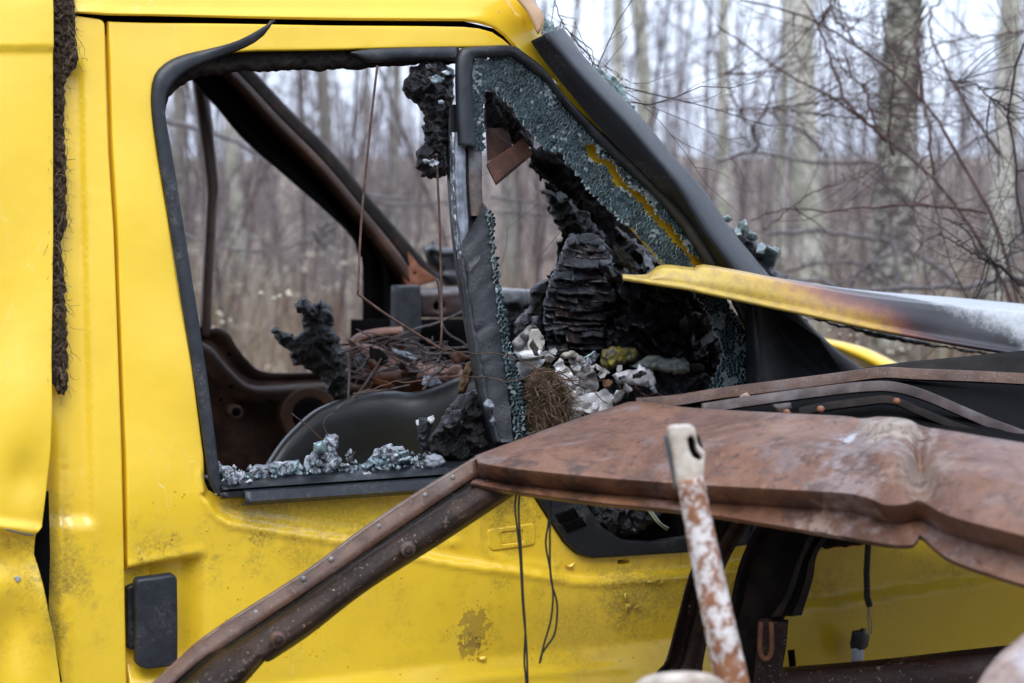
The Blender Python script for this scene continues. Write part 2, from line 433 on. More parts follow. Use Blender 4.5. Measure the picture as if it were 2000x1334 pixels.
def plain(name, col, rough=.5, spec=.5, var=.25, sc=30, bump=0.0, bd=.002, metal=0.0, coat=0.0, col2=None, sheen=0.0, streak=None, dust=0.0):
    s = NT(name); v = s.map(scale=streak) if streak else s.pos
    n = s.noise(sc, 5, .65, vec=v); f = s.noise(sc * 7, 4, .7, vec=v)
    c = s.mix(s.rng(n, .35, .68), col, col2 or tuple(k * (1 - var) for k in col)); c = s.mix(s.math('MULTIPLY', f, var), c, tuple(k * .5 for k in col))
    if dust: c = s.mix(s.math('MULTIPLY', s.math('MULTIPLY', s.rng(s.noise(13, 5, .7), .48, .66), s.rng(s.noise(210, 4, .8), .42, .66)), dust), c, (.24, .23, .22))
    r_ = s.math('ADD', rough - .06, s.math('MULTIPLY', f, .14))
    s.bsdf(c, r_, metal, spec, s.bump(s.math('ADD', n, s.math('MULTIPLY', f, .4)), bump, bd) if bump else None, coat, .15, sheen); return s.m
def charmat(name, ash=.12, blue=0.0, sc=45, rough=.42, bump=.9, brown=.0, spec=.42):
    s = NT(name); a = s.noise(sc, 6, .72, dist=.6); b = s.noise(sc * 5, 5, .75); cr = s.voro(sc * 1.1, 'DISTANCE_TO_EDGE')
    c = s.mix(s.rng(a, .4, .7), (.005, .005, .0055), (.017 + blue * .07, .018 + blue * .08, .021 + blue * .13))
    if brown: c = s.mix(s.math('MULTIPLY', s.rng(s.noise(sc * .35, 4), .52, .64), brown), c, (.05, .018, .011))
    am = s.math('MULTIPLY', s.rng(s.noise(sc * .45, 5, .7, vec=s.map(loc=(5, 1, 3))), .56, .7), s.rng(b, .45, .66))
    c = s.mix(s.math('MULTIPLY', am, min(1, ash * 3)), c, (.30, .31, .33))
    h = s.math('ADD', s.math('ADD', a, s.math('MULTIPLY', b, .4)), s.math('MULTIPLY', s.rng(cr, 0, .09), .35))
    s.bsdf(c, s.math('ADD', rough - .1, s.math('MULTIPLY', b, .25)), 0, spec, s.bump(h, bump, .006)); return s.m
def ashmat(name, blue=.3, dark=.5):
    s = NT(name); a = s.noise(48, 6, .72, dist=.7); b = s.noise(230, 4, .75)
    c = s.ramp(a, [(.34, (.02, .022, .026)), (.36 + .12 * dark, (.09, .10, .12)), (.56, (.34, .37, .42)), (.66, (.66, .69, .73))])
    c = s.mix(s.math('MULTIPLY', s.rng(s.noise(20, 3), .56, .62), blue), c, (.16, .36, .40))
    c = s.mix(s.math('MULTIPLY', s.rng(b, .35, .2), .7), c, (.04, .04, .05))
    s.bsdf(c, .42, .15, .6, s.bump(s.math('ADD', a, s.math('MULTIPLY', b, .35)), .8, .005)); return s.m
# ------------------------------------------------------------------ material instances
M_door = paint('yellow_paint_door', 1.0,
    peel=[(S1(925, 1228), .032, (1, 1, 1.3)), (S1(918, 1266), .022, (1, 1, 1)), (S1(560, 1010), .006, (1, 1, 1)), (S1(575, 1053), .004, (1, 1, 1))],
    grime=[(S1(1230, 1165), .10, .75), (S1(1290, 1150), .07, .6), (S1(640, 985), .16, .5), (S1(520, 985), .09, .6), (S1(1010, 985), .07, .8), (S1(1120, 1230), .12, .35), (S1(585, 1070), .06, .45)])
M_body = paint('yellow_paint_body', .8, peel=[(S1(28, 1032), .012, (2.4, 1, .5)), (S1(30, 1126), .004, (1, 1, 1))],
    grime=[(S1(105, 1130), .085, .8), (S1(108, 1000), .05, .7), (S1(100, 1230), .05, .8)])
M_fend_shaded = paint('yellow_paint_fender_shaded', .8, col=(.62, .42, .010), coat=.15)  # darker copy of the body yellow: the wing's shade put into its colour
def rustpanel():
    s = NT('rust_orange_brown'); a = s.noise(7, 7, .7, dist=.5); b = s.noise(38, 6, .72); f = s.noise(190, 4, .75); st = s.noise(1, 6, .7, vec=s.map(scale=(9, 30, 60)))
    c = s.ramp(a, [(.28, (.040, .017, .010)), (.42, (.105, .043, .022)), (.54, (.170, .075, .038)), (.72, (.225, .113, .062))])
    c = s.mix(s.math('MULTIPLY', s.rng(b, .48, .66), .55), c, (.13, .058, .036)); c = s.mix(s.math('MULTIPLY', s.rng(st, .56, .70), .45), c, (.34, .20, .13))
    c = s.mix(s.math('MULTIPLY', s.rng(s.noise(10, 6, .7, vec=s.map(loc=(4, 2, 7))), .54, .64), .5), c, (.19, .155, .155))
    c = s.mix(s.math('MULTIPLY', s.rng(f, .60, .72), .4), c, (.06, .03, .022))
    for cc, r_, k_, col in ((P3(1700, 870, 2.76), .07, .85, (.25, .205, .20)), (P3(1745, 850, 2.77), .045, .8, (.42, .35, .27)), (P3(1650, 960, 2.66), .05, .7, (.30, .235, .225)), (P3(1800, 940, 2.66), .05, .6, (.30, .25, .20)), (P3(1010, 925, 2.97), .03, .8, (.03, .018, .014)), (P3(1130, 940, 2.93), .028, .75, (.035, .02, .015)), (P3(1250, 950, 2.88), .03, .6, (.05, .028, .02)), (P3(1560, 985, 2.73), .03, .6, (.05, .03, .022)), (P3(1660, 860, 2.8), .012, .9, (.52, .54, .60)), (P3(1690, 905, 2.72), .012, .9, (.50, .50, .55)), (P3(1600, 1030, 2.69), .03, .6, (.40, .30, .24))):  # near-black spots in the lip groove: stains that also paint in its shade
        c = s.mix(s.math('MULTIPLY', s.rng(s.spot(cc, r_ * 1.1, .9, f=45), 1.2, .35), k_ * .95), c, s.mix(s.noise(60, 4), col, tuple(k * .7 for k in col)))
    fk = s.rng(s.noise(48, 7, .75, dist=.8), .585, .60); c = s.mix(s.math('MULTIPLY', fk, .75), c, s.mix(f, (.045, .022, .016), (.10, .05, .034)))
    x = s.xyz()[0]; c = s.mix(s.math('MULTIPLY', s.math('MULTIPLY', s.rng(x, -.1, .45), s.rng(s.noise(9, 6, .75, vec=s.map(loc=(1, 5, 2))), .40, .62)), .6), c, s.mix(b, (.10, .07, .07), (.24, .18, .185)))
    c = s.mix(s.math('MULTIPLY', s.rng(s.noise(26, 6, .78, vec=s.map(loc=(9, 5, 2))), .54, .64), .6), c, (.055, .03, .024))
    s.bsdf(c, s.math('SUBTRACT', .60, s.math('MULTIPLY', s.rng(a, .35, .6), .2)), 0, .45, s.bump(s.math('SUBTRACT', s.math('ADD', b, s.math('MULTIPLY', f, .5)), s.math('MULTIPLY', fk, .8)), .7, .0035)); return s.m
M_rust = rustpanel()
M_rustd = rust('rust_dark_brown', (.008, .0045, .003), (.020, .0105, .007), (.046, .023, .014), 14, rough=.6, wet=.12, bump=.8, speck=.7, spec=.25)
M_rustf = rust('rust_flange', (.030, .015, .010), (.085, .040, .024), (.150, .078, .050), 16, grey=(.12, .10, .10), gamt=.5, rough=.55, wet=.15, bump=.7, speck=.6)
M_rusto = rust('rust_bright_orange', (.06, .022, .012), (.17, .058, .024), (.30, .125, .07), 11, rough=.7, wet=.15, bump=.5)
M_rustk = rust('rust_brown_black', (.004, .0038, .0035), (.010, .0075, .006), (.028, .015, .011), 10, rough=.8, wet=.1, bump=.5, spec=.2)
M_rustb = rust('rust_brown_frame', (.02, .012, .009), (.055, .028, .018), (.11, .055, .036), 9, rough=.5, wet=.15, bump=.4)
M_rustp = rust('rust_purple_strip', (.02, .013, .012), (.045, .027, .025), (.09, .058, .052), 15, grey=(.12, .10, .11), gamt=.7, rough=.55, wet=.15, bump=.5)
M_blk = plain('black_plastic', (.012, .0138, .018), .42, .4, .3, 60, .12, .0015, dust=.35)
M_blk2 = plain('black_plastic_worn', (.027, .032, .041), .40, .4, .35, 40, .25, .0015, col2=(.014, .0168, .022), dust=.3)
M_trim = plain('black_satin_trim', (.010, .0115, .015), .38, .19, .15, 20, .03, .001, dust=.12)
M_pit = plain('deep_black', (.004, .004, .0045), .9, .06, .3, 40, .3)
M_char = charmat('charred_black', .10)
M_chara = charmat('charred_ashy', .30, .15, 60, .45)
M_charb = charmat('charred_wood', .04, .16, 30, .34, .25, brown=.22, spec=.5)
M_chark = charmat('charred_deep', .0, .0, 35, .85, .7, brown=.08, spec=.05)
M_foil = charmat('charred_foil', .14, .25, 38, .28, .8)
M_ash = ashmat('molten_ash_grey')
M_ashd = ashmat('molten_ash_dark', .12, 1.1)
M_felt = plain('brown_felt', (.115, .085, .064), .95, .1, .6, 120, 1.0, .006, col2=(.045, .032, .025))
M_fibre = plain('brown_fibre', (.16, .105, .06), .75, .2, .5, 60, col2=(.06, .038, .022))
M_fibrel = plain('pale_fibre', (.34, .25, .17), .7, .2, .4, 60, col2=(.2, .14, .09))
M_paper = plain('scorched_white_paper', (.74, .74, .76), .75, .25, .12, 45, .25, .002, col2=(.42, .41, .41))
M_paperd = plain('sooty_paper', (.40, .39, .39), .75, .25, .5, 26, .35, .003, col2=(.09, .085, .085))
M_grey = plain('grey_plastic_shell', (.036, .039, .042), .36, .5, .3, 7, .1, .003, col2=(.024, .026, .028))
M_alu = plain('silvery_channel', (.32, .36, .42), .38, .6, .6, 55, .5, .002, metal=.35, col2=(.10, .115, .14), streak=(1, 1, .25))
M_wood = plain('splintered_wood', (.17, .115, .06), .75, .25, .6, 40, .7, .003, col2=(.055, .035, .02), streak=(2.5, 2.5, .35))
M_rod = rust('thin_rusty_wire', (.045, .024, .017), (.10, .052, .036), (.17, .095, .07), 60, rough=.65, bump=.6)
M_wire = plain('black_wire', (.018, .017, .017), .55, .4, .3, 60)
M_twig = plain('grey_brown_twig', (.19, .155, .155), .8, .2, .3, 60, col2=(.11, .085, .083))
M_twigr = plain('red_brown_twig', (.085, .042, .034), .6, .35, .35, 50, col2=(.05, .026, .022))
M_twigd = plain('dark_twig', (.035, .026, .024), .7, .3, .3, 50)
M_twigg = plain('grey_twig', (.20, .18, .185), .8, .2, .35, 40, col2=(.10, .085, .085))
M_white = plain('chalky_white', (.62, .63, .65), .7, .3, .25, 60, .3)
def glassmat():
    s = NT('cracked_glass_face'); n = s.noise(300, 3)
    p = s.bsdf(s.mix(s.rng(s.noise(22, 4), .35, .7), (.003, .009, .012), (.016, .037, .042)), .16, 0, .45, s.bump(s.noise(180, 3), .3, .002), out=False)
    t = s.t.nodes.new('ShaderNodeBsdfTransparent'); t.inputs[0].default_value = (.5, .62, .63, 1)
    m = s.t.nodes.new('ShaderNodeMixShader'); m.inputs[0].default_value = .86
    s.t.links.new(t.outputs[0], m.inputs[1]); s.t.links.new(p.outputs[0], m.inputs[2]); s.t.links.new(m.outputs[0], s.out.inputs[0]); return s.m
M_glass = glassmat()
M_glasse = plain('cracked_glass_edge', (.36, .46, .49), .25, .8, .5, 45, .3, col2=(.02, .042, .05))
M_glassc = plain('cloudy_glass', (.22, .26, .27), .35, .6, .5, 120, .3, col2=(.07, .10, .105))
M_glassp = plain('pale_glass_lump', (.28, .40, .41), .12, .8, .45, 60, .2, col2=(.12, .20, .21))
def hoodmat():
    s = NT('scorched_yellow_hood'); x = s.xyz()[0]
    g = s.math('ADD', s.math('ADD', x, .05), s.math('MULTIPLY', s.math('SUBTRACT', s.noise(7, 4), .5), .16))
    z = s.xyz()[2]
    g = s.math('ADD', g, s.math('MULTIPLY', s.math('SUBTRACT', z, 1.45), 1.7))
    y0 = s.mix(s.rng(s.noise(60, 5, .7), .4, .65), (.52, .37, .06), (.40, .28, .075))
    c = s.ramp(s.rng(g, .50, .95), [(0, (1, 1, 1)), (.24, (.92, .80, .9)), (.42, (.45, .27, .9)), (.60, (.16, .10, .6)), (1, (.05, .05, .3))])
    c = s.mix(1.0, y0, c, 'MULTIPLY')
    c = s.mix(s.rng(g, .69, .80), c, s.mix(s.noise(30, 4), (.022, .023, .028), (.048, .045, .050)))
    ashl = s.rng(s.math('ADD', g, s.math('MULTIPLY', s.math('SUBTRACT', s.noise(60, 5, .75), .5), .10)), .83, .91)
    c = s.mix(ashl, c, s.mix(s.noise(85, 5, .8), (.22, .24, .27), (.55, .58, .60)))
    s.bsdf(c, s.math('ADD', .36, s.math('MULTIPLY', ashl, .3)), 0, .5, s.bump(s.math('ADD', s.noise(45, 4), s.math('MULTIPLY', s.noise(200, 3), s.math('ADD', .3, s.math('MULTIPLY', ashl, 2.0)))), .25, .002), .2, .2)
    return s.m
M_hood = hoodmat()
def rodmat():
    s = NT('flaking_white_paint'); a = s.noise(80, 5, .66, dist=.3); b = s.noise(11, 3)
    k = s.rng(s.math('ADD', a, s.math('MULTIPLY', s.math('SUBTRACT', b, .5), .6)), .40, .60)
    c = s.mix(k, s.mix(s.noise(25, 3), (.70, .70, .72), (.52, .48, .45)), s.mix(s.noise(70, 4), (.10, .034, .018), (.36, .15, .06)))
    s.bsdf(c, s.math('ADD', .42, s.math('MULTIPLY', k, .3)), 0, .5, s.bump(k, .4, .002)); return s.m
M_wrod = rodmat()

# ------------------------------------------------------------------ the van
van = thing('van', (0.0, 0.8, 0.35), 'burnt-out yellow panel van seen from its side', 'van')
rng = np.random.default_rng(5)
GAPL = [(205, 38), (207, 120), (213, 300), (223, 450), (231, 680), (238, 884), (242, 1050), (245, 1200), (248, 1334), (252, 1560)]
GAPR = [(212, 40), (215, 120), (221, 300), (230, 450), (238, 680), (246, 884), (249, 1050), (252, 1200), (255, 1334), (259, 1560)]
# pillar panel behind the door, with its long pressed recess
def dp(x, y):
    rx = 166 + (y - 300) * .022
    rec = ss(rx + 7, rx - 9, x) * ss(112, 150, y) * ss(1034, 1006, y) * .013
    groove = -.006 * np.exp(-((x - (128 + (y - 900) * .012)) / 3.0) ** 2) * ss(860, 920, y)
    ripple = .0012 * np.sin(x / 40) * np.sin(y / 170)
    left = -.03 * ss(122, 95, x) * ss(760, 1000, y)
    return -rec + groove + ripple + left
panel('pillar_panel', rounded([(62, 30), (150, 30), *GAPL, (62, 1560)], [2, 2, 13] + [0] * (len(GAPL) - 1) + [2]), M_body, van, disp=dp, step=9, flange=.03)
# rear side panel, pushed out, torn and dented
SP = [(-260, -150), (93, -150), (95, 60), (97, 300), (98, 460), (96, 600), (93, 700), (93, 800), (90, 880), (82, 960), (74, 1024), (62, 1036), (61, 1078), (68, 1100), (76, 1135), (86, 1190), (99, 1245), (108, 1300), (116, 1360), (130, 1560), (-260, 1560)]
def dsp(x, y):
    up = .007 * ss(110, 100, y)
    d = .030 + up + .004 * np.sin(y / 130 + x / 90)
    d += -.020 * np.exp(-(((x + 10) / 90) ** 2 + ((y - 1085) / 42) ** 2)) + .012 * np.exp(-((y - 1024 - x * .12) / 9) ** 2) * ss(120, 0, np.abs(x - 20))
    d += -.022 * np.exp(-(((x - 20) / 40) ** 2 + ((y - 1225) / 85) ** 2)) + .016 * np.exp(-(((x - 75) / 26) ** 2 + ((y - 1150 - (x - 60) * 2) / 60) ** 2))
    d += .012 * np.exp(-(((x - 30) / 60) ** 2 + ((y - 800) / 120) ** 2)) - .009 * np.exp(-(((x - 40) / 30) ** 2 + ((y - 930) / 45) ** 2))
    return d
sp = panel('side_panel', SP, M_body, van, disp=dsp, step=8, rnd=3, rdep=.002, flange=.006)
M_edge = plain('bare_metal_tear', (.33, .34, .36), .45, .5, .3, 60)
for k, (pl, of) in enumerate([([(2, 1026), (14, 1029), (34, 1034), (56, 1037), (58, 1041), (42, 1040), (20, 1035), (4, 1030)], .046), ([(22, 1124), (30, 1119), (36, 1124), (29, 1133)], .025)]):
    panel('bare_metal_patch', pl, M_edge, van, disp=lambda x, y: dsp(x, y) - .030, off=.0325, step=4, rnd=1, rdep=.0005, flange=.002)
# black sheet that gives the gap behind the torn panel its shade
panel('gap_shade_sheet', [(30, 1000), (94, 960), (97, 1080), (94, 1190), (120, 1330), (30, 1330)], M_pit, van, off=.004, step=20, rnd=0, flange=.01)
# felt strip squeezed out of the seam
FL = [(88, -40), (136, -40), (138, 20), (141, 60), (146, 112), (143, 132), (128, 146), (120, 170), (119, 215), (116, 245), (121, 300), (124, 345), (122, 395), (126, 440), (118, 458), (112, 470), (113, 490), (119, 530), (122, 600), (124, 640), (126, 680), (124, 720), (125, 760), (118, 775), (104, 765), (98, 735), (90, 730)]
FL = [(x + (7 if x > 100 else -4), y) for x, y in FL]
felt = blob('insulation_strip', FL, .05, .010, M_felt, van, amp=.009, freq=120, kind='fract', step=3.5, seed=3.3, edge=5)
def shell_ys(o, base=.05):
    """lean an upright piece with the van's side"""
    me = o.data; n = len(me.vertices); co = np.empty(n * 3); me.vertices.foreach_get('co', co); co = co.reshape(-1, 3)
    wl = np.zeros(3); q = o
    while q is not None: wl += np.array(q.location); q = q.parent
    dy = ys(co[:, 2] + wl[2]) - base
    # slide along the viewing ray so that the outline stays where it stands
    Wd = co + wl; v = Wd - CAMP; s_ = 1 + dy / v[:, 1]
    co = CAMP + v * s_[:, None] - wl
    me.vertices.foreach_set('co', co.ravel()); me.update()
shell_ys(felt, .058)
def hairs(name, outline, surf, n, length, rad, mats, parent, seed=1, down=.4, lift=.02, m=6, kink=.5, kind=True):
    r_ = np.random.default_rng(seed); pl = np.asarray(outline, float); lo, hi = pl.min(0), pl.max(0)
    p = r_.uniform(lo, hi, (n * 6, 2)); p = p[inside(p, pl)][:n]; n = len(p)
    b = surf(p); d = r_.normal(0, 1, (n, 3)); d[:, 1] = -np.abs(d[:, 1]) * .6; d[:, 2] -= down; d /= np.linalg.norm(d, axis=1)[:, None]
    L = length * r_.uniform(.35, 1.3, n); P = np.zeros((n, m, 3)); P[:, 0] = b + np.array((0, -1, 0)) * r_.uniform(0, lift, (n, 1))
    for i in range(1, m):
        P[:, i] = P[:, i - 1] + d * (L / m)[:, None]
        d = d + r_.normal(0, kink, (n, 3)); d[:, 2] -= .12; d /= np.linalg.norm(d, axis=1)[:, None]
    Rr = rad * r_.uniform(.6, 1.3, (n, 1)) * np.linspace(1, .55, m)[None]
    X, F = tubes(P, Rr, 3)
    fm = np.repeat(r_.integers(0, len(mats), n), (m - 1) * 3)
    o = link(name, X, F, None, parent, True, mats, fm)
    if kind: tag(o, kind='stuff')
    return o
hairs('felt_fibres', FL, lambda p: onS(p, .018), 700, .028, .00042, [M_fibre, M_felt, M_fibrel], felt, 4, 1.6, .008)
# roof skin above the door, running into the windscreen pillar
RF = [(62, -170), (1030, -170), (1034, -30), (1052, 0), (1066, 40), (1060, 62), (1070, 95), (1092, 128), (1150, 205), (1230, 300), (1330, 420), (1440, 560), (1440, 590), (1330, 440), (1219, 312), (1110, 202), (1056, 140), (1046, 141), (1018, 108), (1001, 86), (987, 70), (964, 53), (940, 46), (905, 42), (700, 40), (500, 36), (300, 32), (205, 31), (140, 26), (62, 24)]
def drf(x, y):
    lip = .006 * np.exp(-((y - 27 - x * .012) / 9) ** 2) * ss(980, 900, x)
    crease = -.010 * ss(3, -3, (y - (0 + (x - 985) * 1.02))) * ss(985, 1000, x) * ss(1080, 1040, x)
    return lip + crease + .002 * np.sin(x / 120) + .003 * np.exp(-((x - 185) / 40) ** 2 - ((y - 18) / 8) ** 2)
SLOT = rounded([(1076, 150), (1083, 152), (1092, 163), (1088, 168), (1080, 160)], 3)
panel('roof_panel', RF, M_body, van, [SLOT], disp=drf, step=9, rnd=4, rdep=.004, flange=.005)
# beige scorched front edge of the roof
M_beige = plain('heat_faded_paint', (.52, .34, .21), .5, .4, .25, 18, .1, col2=(.43, .25, .15))
loft('roof_front_edge', [[(975, -60, 3.50), (1000, -14, 3.50), (1030, 22, 3.50), (1052, 66, 3.50)], [(1010, -60, 3.50), (1030, -4, 3.505), (1056, 22, 3.505), (1063, 40, 3.51)], [(1040, -60, 3.60), (1046, 0, 3.62), (1060, 26, 3.62), (1064, 40, 3.60)]], 16, M_beige, van, 3, .004)
# roof sheet, floor, rear wall, far side: the shell that keeps the cab dark
def box(name, lo, hi, mat, parent):
    x0, y0, z0 = lo; x1, y1, z1 = hi
    v = [(x, y, z) for z in (z0, z1) for y in (y0, y1) for x in (x0, x1)]
    o = link(name, v, [(0, 2, 3, 1), (4, 5, 7, 6), (0, 1, 5, 4), (2, 6, 7, 3), (0, 4, 6, 2), (1, 3, 7, 5)], mat, parent, False)
    b = o.modifiers.new('edge', 'BEVEL'); b.width = .004; b.segments = 2
    return o
box('roof_sheet', (-2.4, .24, 2.06), (-.02, 1.52, 2.09), M_rustk, van)
box('cargo_floor', (-2.4, .08, .45), (.95, 1.62, .50), M_rustk, van)
box('firewall', (.80, .12, .50), (.83, 1.50, 1.12), M_rustk, van)
box('cargo_roof_rail', (-2.4, .16, 2.02), (-.1, .24, 2.06), M_rustk, van)

# ------------------------------------------------------------------ door
WIN = [(301, 176), (307, 153), (323, 131), (350, 116), (400, 106), (500, 99), (690, 96), (890, 93), (998, 91), (1020, 104), (1060, 147), (1100, 194), (1160, 262), (1205, 305), (1267, 366), (1338, 432), (1440, 575), (1500, 720), (1505, 900), (1470, 1062), (1350, 1079), (1160, 1091), (1134, 1084), (1108, 1062), (1046, 968), (1010, 928), (850, 946), (470, 972), (430, 969), (412, 958), (404, 940), (398, 884), (373, 703), (333, 450), (309, 300)]
DO = [*GAPR, (1400, 1560), (1405, 1300), (1430, 1140), (1520, 1060), (1545, 900), (1535, 720), (1440, 565), (1330, 425), (1215, 298), (1140, 212), (1056, 133), (1016, 104), (1000, 90), (984, 76), (962, 62), (936, 55), (905, 52), (700, 49), (500, 46), (300, 43), (222, 41)]
SW = np.array([(396, 930), (406, 975), (424, 1003), (452, 1018), (500, 1026), (700, 1056), (817, 1083), (900, 1098), (1000, 1110), (1119, 1131), (1170, 1133), (1352, 1119), (1500, 1100)], float)
def dd(x, y):
    p = np.stack([x, y], 1); swx = np.interp(x, SW[1:, 0], SW[1:, 1])
    sd_ = pdist(p, SW, False) * np.where((y > swx) | (x < 398), 1, -1)
    r_ = .013 * ss(-7, 9, sd_) + .006 * np.exp(-((sd_ - 4) / 7) ** 2) + .004 * ss(-25, -18, sd_) * ss(0, -8, sd_) * ss(420, 470, x) * ss(830, 760, x)
    r_ = r_ * ss(300, 370, np.where((y > 880), 371, 300)) if False else r_
    # the swage dies out up the window's rear edge
    r_ = .013 - (.013 - r_) * ss(890, 960, y)
    # recess of the mirror foot
    q = np.stack([x, y], 1)
    rec = np.array([(938, 950), (942, 1060), (958, 1088), (1000, 1100), (1090, 1112)], float)
    r_ += .005 * np.exp(-(pdist(q, rec, False) / 8) ** 2)
    # handle hollow
    top = 1112 - (x - 250) * .19
    hol = ss(top - 6, top + 14, y) * ss(1352, 1278, y) * ss(412, 362, x)
    r_ -= .034 * hol
    r_ += .002 * np.exp(-((y - top + 8) / 8) ** 2) * ss(412, 380, x)
    # lower body crease and shoulder
    cr = 1292 - (x - 900) * .112
    r_ += .030 * np.clip((y - cr) / 90, 0, 1.6) * ss(300, 420, x)
    ln = 1322 - (x - 950) * .085
    r_ += .004 * np.exp(-((y - ln) / 6) ** 2) * ss(820, 960, x) * ss(1240, 1180, x)
    r_ += .006 * np.exp(-((x - 890) / 16) ** 2 - ((y - 1062) / 9) ** 2)
    # gentle unevenness of beaten sheet
    r_ += -.013 + .0016 * np.sin(x / 61 + y / 97) + .0012 * np.sin(y / 43 - x / 150)
    return r_
HOLE2 = rounded([(1214, 1098), (1236, 1096), (1238, 1103), (1216, 1105)], 3)
door = panel('door', DO, M_door, van, [WIN, HOLE2], disp=dd, step=8, rnd=4, rdep=.004, flange=.022)
def ddo(x, y): return dd(np.array([x], float), np.array([y], float))[0]
# handle: backing block and flat paddle with rounded corners
hb = rounded([(251, 1150), (272, 1142), (272, 1275), (253, 1272)], 6)
panel('handle_base', hb, M_blk, door, off=-.012, step=6, rnd=4, rdep=.006, flange=.02)
hp = rounded([(262, 1134), (268, 1128), (336, 1119), (344, 1127), (345, 1292), (336, 1299), (282, 1306), (264, 1298)], [10, 6, 12, 8, 12, 12, 14, 10])
panel('door_handle', hp, M_blk2, door, off=.008, disp=lambda x, y: .005 * (1 - ((x - 304) / 50) ** 2) + .003 * (1 - ((y - 1212) / 95) ** 2), step=6, rnd=6, rdep=.006, flange=.014)
# blank pressed plate below the mirror foot
pl = [(957, 1036), (1046, 1024), (1052, 1030), (1051, 1066), (1030, 1070), (966, 1078), (957, 1070)]
wn = rounded([(983, 1043), (1026, 1038), (1027, 1060), (985, 1065)], 4)
panel('blank_plate', rounded(pl, 6), M_door, door, [wn], disp=lambda x, y: dd(x, y), off=.003, step=5, rnd=3, rdep=.003, flange=.006)
panel('plate_inset', wn, M_door, door, disp=lambda x, y: dd(x, y), off=.0012, step=5, rnd=1.5, rdep=.001, flange=.003)
# peeled edge strip of rubber along the rear of the window, its top end curling free
seal_o = [(428, 969), (412, 955), (404, 930), (398, 884), (371, 703), (330, 450), (305, 300), (294, 215), (294, 170), (303, 142), (325, 122), (358, 108), (405, 98), (448, 90), (478, 77), (507, 59)]
seal_i = [(429, 968), (427, 950), (425, 920), (421, 884), (397, 703), (357, 450), (333, 300), (321, 230), (320, 195), (332, 168), (355, 146), (392, 126), (430, 113), (462, 104), (488, 90), (506, 62)]
def strip(name, ro, ri, offo, offm, offi, mat, parent, n=70, thick=.004, lift=None):
    a, b = cat(ro, n), cat(ri, n); rows = []
    t = np.linspace(0, 1, n)
    lf = np.zeros(n) if lift is None else lift(t)
    for u, of in ((0, offo), (.18, offo + (offm - offo) * .8), (.5, offm), (.82, offi + (offm - offi) * .8), (1, offi), (1.0, offi - .012)):
        rows.append(onS(a * (1 - u) + b * u, of + lf))
    X = np.vstack(rows); m = len(rows); idx = np.arange(m * n).reshape(m, n); F = []
    for i in range(m - 1): F += list(zip(idx[i][:-1], idx[i][1:], idx[i + 1][1:], idx[i + 1][:-1]))
    o = link(name, X, [tuple(map(int, f)) for f in F], mat, parent)
    return solid(recalc(o), thick, -1)
strip('window_seal', seal_o, seal_i, .004, .011, .009, M_blk2, door, lift=lambda t: .07 * ss(.86, 1.0, t) ** 1.5 + .004 * ss(.7, .8, t))
# burnt top channel of the window, its ragged lower edge
CH = [(300, 215), (312, 150), (340, 112), (410, 92), (500, 86), (690, 84), (900, 82), (890, 124), (860, 128), (820, 125), (780, 130), (735, 130), (700, 137), (660, 134), (620, 140), (580, 136), (520, 141), (470, 139), (430, 146), (395, 148), (372, 158), (348, 172), (330, 190), (322, 222)]
ch = blob('window_channel', CH, .10, .012, M_rustk, door, amp=.006, freq=90, kind='ridge', step=5, seed=2.1, edge=3); shell_ys(ch, .072)
strip('seal_remnant', [(682, 103), (720, 97), (790, 94), (890, 92)], [(690, 108), (722, 121), (790, 116), (890, 117)], .006, .010, .006, M_blk2, door, 24)
# bottom rail with ribs
def rail(name, x0, x1, lines, mat, parent):
    rows = []; n = 40
    for (ya, yb, of) in lines:
        x = np.linspace(x0, x1, n); rows.append(onS(np.stack([x, ya + (yb - ya) * (x - 430) / 420], 1), of))
    X = np.vstack(rows); m = len(rows); idx = np.arange(m * n).reshape(m, n); F = []
    for i in range(m - 1): F += list(zip(idx[i][:-1], idx[i + 1][:-1], idx[i + 1][1:], idx[i][1:]))
    o = link(name, X, [tuple(map(int, f)) for f in F], mat, parent); return solid(autosmooth(o, 30), .004, 1)
rail('window_rail', 429, 1012, [(938, 909, -.09), (944, 914, -.03), (951, 922, .004), (955, 926, .013), (959, 930, .006), (963, 934, .012), (968, 939, .012), (970, 941, .004)], M_blk, door)
rail('lower_rail', 470, 1010, [(962, 934, .010), (965, 937, .020), (978, 950, .023), (984, 956, .016), (985, 957, .006)], M_blk2, door)
# quarter window: plastic frame, glass, divider
strip('quarter_frame', [(892, 285), (888, 220), (886, 160), (887, 118), (893, 101), (904, 94), (940, 91), (996, 90), (1014, 100), (1056, 134), (1098, 188), (1172, 260), (1219, 302), (1297, 374), (1351, 428), (1442, 562)],
      [(926, 290), (923, 225), (920, 165), (921, 130), (923, 118), (930, 113), (955, 112), (1000, 110), (1006, 114), (1036, 136), (1067, 160), (1101, 204), (1148, 257), (1189, 298), (1236, 342), (1324, 436), (1420, 585)], .006, .016, .006, M_blk2, door, 90)
strip('front_frame', [(1400, 500), (1442, 562), (1540, 715), (1552, 900), (1530, 1070)], [(1396, 506), (1428, 580), (1490, 722), (1496, 900), (1465, 1064)], .005, .011, .005, M_blk2, door, 80)
GO = np.array([(918, 112), (1003, 108), (1036, 132), (1070, 156), (1105, 200), (1152, 253), (1193, 294), (1240, 338), (1328, 432), (1424, 582), (1450, 640), (1480, 720), (1490, 800), (1370, 800), (1420, 690), (1380, 600), (1320, 530), (1293, 509), (1263, 472), (1229, 441), (1209, 426), (1179, 396), (1152, 369), (1135, 345), (1111, 318), (1098, 298), (1067, 294), (1047, 264), (1020, 234), (1000, 207), (978, 184), (955, 172), (948, 188), (948, 230), (950, 290), (940, 292), (926, 286)], float)
